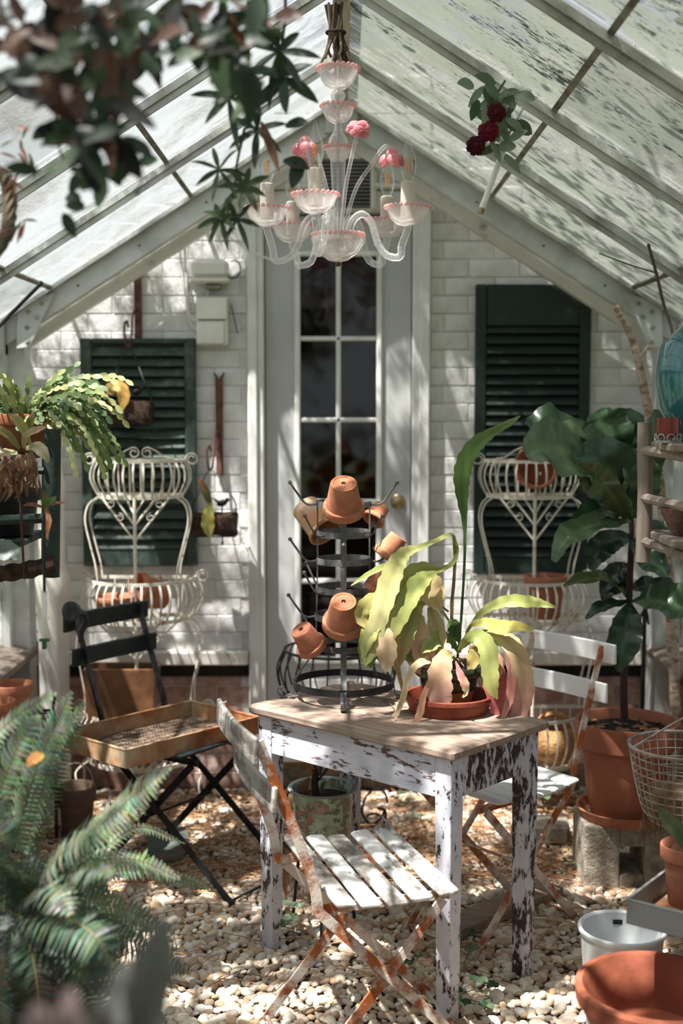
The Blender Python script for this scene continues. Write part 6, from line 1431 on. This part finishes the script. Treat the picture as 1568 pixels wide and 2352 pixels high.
# loose concrete piece, plank
a0 = PZ(1245, 1948, 0); m = MB(); m.rbox((0, 0, .045), (.21, .13, .075), .012, Matrix.Rotation(-.12, 3, 'Z')); o = m.build('concrete_piece', MT['concrete']); o.location = (a0.x, a0.y+.06, .004); tag(o, 'pale broken concrete piece lying behind the table leg', 'concrete block')
pA, pB, pC, pD = PZ(1032, 2140, .06), PZ(1098, 2068, .06), PZ(1215, 2020, .06), PZ(1200, 2062, .06)
m = MB(); c1, c2 = PZ(1070, 2105, .05), PZ(1230, 2040, .05); dd = (c2-c1).normalized(); m.rbox((0, 0, .03), ((c2-c1).length+.16, .1, .03), .003, Matrix.Rotation(math.atan2(dd.y, dd.x), 3, 'Z')); o = m.build('loose_plank', MT['table_top']); cm = (c1+c2)/2; o.location = (cm.x, cm.y, .002); tag(o, 'short weathered plank lying on the gravel under the table', 'plank')
# ================================================================== under and behind the table
YI = 4.45; ic = P(772, 1560, YI); iz = ic.z
t = thing('iron_basket_stand', 'black iron basket plant stand with scrolled legs before the door', 'plant stand', (ic.x, YI, 0))
zr, zf = P(772, 1490, YI).z, P(772, 1615, YI).z; c = V((ic.x, YI, 0)); BI = MT['black_iron']
for z, r in ((zr, .185), (zf, .15)):
    m = MB(); m.tube(ring_pts(c, r, z, 36), .005, 6, True); m.build('hoop', BI, t)
for k in range(22):
    a = 2*PI*k/22; d = V((math.cos(a), math.sin(a), 0)); m = MB(); m.tube(cr([c+d*.185+V((0, 0, zr)), c+d*.212+V((0, 0, zr*.65+zf*.35)), c+d*.195+V((0, 0, zr*.25+zf*.75)), c+d*.15+V((0, 0, zf))], 4), .0035, 5); m.build('basket_bar', BI, t)
for k in range(4):
    a = PI/4+PI/2*k; d = V((math.cos(a), math.sin(a), 0)); pt = lambda r, z: c+d*r+V((0, 0, z))
    m = MB(); m.tube(cr([pt(.14, zf), pt(.09, zf-.08), pt(.07, zf-.16), pt(.12, .12), pt(.2, .02), pt(.25, .02), pt(.26, .07), pt(.22, .09)], 5), .0055, 6); m.build('leg', BI, t)
    m = MB(); m.tube(spiral(c+d*.16+V((0, 0, zf-.1)), .065, .02, PI/2, PI/2+3.2*PI, 30, d), .0045, 6); m.build('scroll', BI, t)
    m = MB(); m.tube(spiral(c+d*.2+V((0, 0, .1)), .07, .06, 0, 1.9*PI, 26, d), .0045, 6); m.build('lower_scroll', BI, t)
YE = 3.72; ec = P(741, 1806, YE); ez = ec.z; eh = .2
t = thing('enamel_pot', 'green flower-patterned enamel pot with a leafless plant under the table', 'potted plant', (ec.x, YE, ez-eh)); Me = Matrix.Translation((ec.x, YE, ez-eh))
en = NT('flowered_enamel'); _v = en.coord(); _a = en.noise(_v, 26, 3, .6, 1.5); _b = en.noise(_v, 11, 2, .5, 1.0)
_cc = en.ramp(_a, [(.40, lin(168,180,160)), (.47, lin(120,140,116)), (.52, lin(66,84,70)), (.58, lin(150,120,98)), (.66, lin(176,98,84))]).outputs[0]; en = en.end(en.pbsdf(en.mix(en.ramp(_b, [(.5, (0, 0, 0)), (.62, (1, 1, 1))]).outputs[0], _cc, lin(150,164,148)), .35, 0, None, .5))
m = MB(); m.lathe([(1e-4, .006), (.078, .006), (.088, eh-.02), (.094, eh-.004), (.104, eh), (.106, eh-.004), (.096, eh-.014), (.091, eh-.022), (.084, .01), (.082, 0), (1e-4, 0)], 40, Me); m.build('pot', en, t, ang=35)
m = MB(); m.lathe([(.094, eh-.003), (.104, eh+.001), (.107, eh-.003), (.104, eh-.006)], 40, Me, True); m.build('rim_band', m_plain('grey_enamel', lin(150,158,156), lin(120,128,126), 12, .35), t)
m = MB(); m.lathe([(1e-4, eh-.03), (.086, eh-.034)], 20, Me); m.build('soil', MT['soil'], t)
m = MB(); m.tube(cr([P(727,1830,YE), P(722,1800,YE), P(724,1775,YE), P(718,1760,YE)], 4), [.012]*4+[.011]*4+[.009]*5, 7, col=G(80,62,50)); m.build('stump', MT['stem'], t)
m = MB(); m.tube(cr([P(724,1800,YE), P(748,1770,YE), P(760,1745,YE), P(768,1700,YE)], 4), .004, 5, col=G(84,70,50)); m.build('stem', MT['stem'], t)
for a, cl in (([(722,1790,0,5),(715,1768,-.01,16),(705,1758,-.02,12),(690,1752,-.02,3)], G(170,124,84)), ([(705,1830,0,5),(698,1810,-.02,20),(705,1795,-.02,14),(712,1785,-.02,3)], G(160,110,76)), ([(720,1815,0,3),(700,1825,-.02,14),(685,1832,-.02,3)], G(140,96,70)), ([(735,1815,0,3),(742,1800,-.01,8),(748,1795,-.01,2)], G(100,130,70))): strapleaf(a, [cl, cl, cl], t, MT['leaf'], YE, name='leaf')
t = thing('pot_trivet', 'low black iron ring stand under the enamel pot', 'plant stand', (ec.x, YE, 0)); m = MB(); m.tube(ring_pts(V((ec.x, YE, 0)), .085, ez-eh-.006, 28), .005, 6, True); m.build('ring', BI, t)
for k in range(3):
    a = 2*PI*k/3+.5; d = V((math.cos(a), math.sin(a), 0)); m = MB(); m.tube([V((ec.x, YE, ez-eh-.008))+d*.085, V((ec.x, YE, .01))+d*.11], .005, 6); m.build('leg', BI, t)
# gold wire basket with clay saucers below the chair
wz = .12; w1_, w2_, w3_ = PZ(632, 1905, wz), PZ(880, 1893, wz), PZ(992, 1985, wz); u1_ = (w2_-w1_).normalized(); L1 = (w2_-w1_).length; u2_ = V((u1_.y, -u1_.x, 0)); L2 = .40
t = thing('wire_tray_basket', 'shallow gold wire basket with clay saucers under the front chair', 'basket', w1_+u1_*L1/2+u2_*L2/2-V((0, 0, wz-.018))); gwm = m_plain('gold_wire', lin(170,136,92), lin(120,92,62), 20, .5, .4)
cor = [w1_, w2_, w2_+u2_*L2, w1_+u2_*L2]; lo = V((0, 0, -wz+.02))
m = MB(); m.tube(cor, .003, 5, True); m.build('rim_wire', gwm, t); m = MB(); m.tube([p+lo for p in cor], .003, 5, True); m.build('base_wire', gwm, t)
for i in range(4):
    a, b = cor[i], cor[(i+1) % 4]; n = 22
    for k in range(n):
        p = a.lerp(b, k/n); m = MB(); m.tube([p, p+lo], .0012, 4); m.build('side_wire', gwm, t)
for k in range(1, 16):
    a = cor[0].lerp(cor[1], k/16)+lo; m = MB(); m.tube([a, a+u2_*L2], .0014, 4); m.build('floor_wire', gwm, t)
sc_ = cor[0]+u1_*L1*.62+u2_*L2*.5
for k in range(2):
    m = MB(); m.lathe([(1e-4, .006), (.1, .006), (.112, .024), (.12, .024), (.106, 0), (1e-4, 0)], 40); o = m.build('clay_saucer', MT['terra'], ang=30); o.location = (sc_.x+(k*.012), sc_.y-k*.01, .024+k*.012); tag(o, ('lower' if k == 0 else 'upper')+' of two nested clay saucers in the gold wire basket', 'saucer', 'clay saucers in the wire basket')
# ================================================================== weeds on the gravel
def weed(label, pts, sz, cols, hgt=.06):
    c = PZ(pts[0][0], pts[0][1], .015); t = thing('weed', label, 'weed', c, 0, 'weeds in the gravel'); rr = random.Random(int(pts[0][0]))
    for (u, v) in pts:
        p = PZ(u, v, .02); hh = rr.uniform(.3, 1)*hgt
        m = MB(); m.tube(cr([c+V((0, 0, -.005)), (c+p)/2+V((0, 0, hh*.6)), p+V((0, 0, hh))], 3), .0012, 4, col=G(110,120,80)); m.build('stem', MT['stem'], t)
        for k in range(3):
            a = rr.uniform(0, 2*PI); mm = MB(); leafy(mm, p+V((0, 0, hh)), (math.cos(a), math.sin(a), .25), sz*rr.uniform(.7, 1.1), sz*.8*rr.uniform(.7, 1), rr.choice(cols), (0, -.5, 1)); mm.build('leaf', MT['leaf'], t)
W1 = [G(150,174,140), G(126,152,112), G(104,134,92)]
weed('pale green weed sprouting at the foot of the left table leg', [(640,2150),(625,2120),(650,2095),(670,2140),(635,2165),(690,2135)], .038, W1, .07)
weed('trailing dark green weed at the foot of the front table leg', [(1040,2290),(1060,2180),(1080,2210),(1045,2230),(1100,2270),(1120,2320),(1060,2330),(1020,2320),(1130,2290),(1090,2160)], .03, [G(80,112,74), G(110,140,100), G(60,92,60)], .04)
weed('small weed under the table between its front legs', [(945,2225),(960,2210),(930,2232),(950,2250)], .02, [G(84,116,76), G(66,98,62)], .03)
weed('small weed growing beside the concrete block', [(1300,1985),(1310,2000),(1295,2010),(1320,1990)], .022, W1, .03)
weed('clump of green weeds under the white chair by the wall', [(1230,1850),(1200,1840),(1260,1835),(1280,1850),(1215,1870),(1180,1850),(1300,1830),(1250,1860)], .055, [G(96,132,80), G(74,112,66), G(120,150,90)], .13)
weed('small weeds in the pine straw right of the back table leg', [(905,1850),(920,1840),(960,1880),(940,1860),(1020,1850),(1050,1840)], .026, W1, .04)
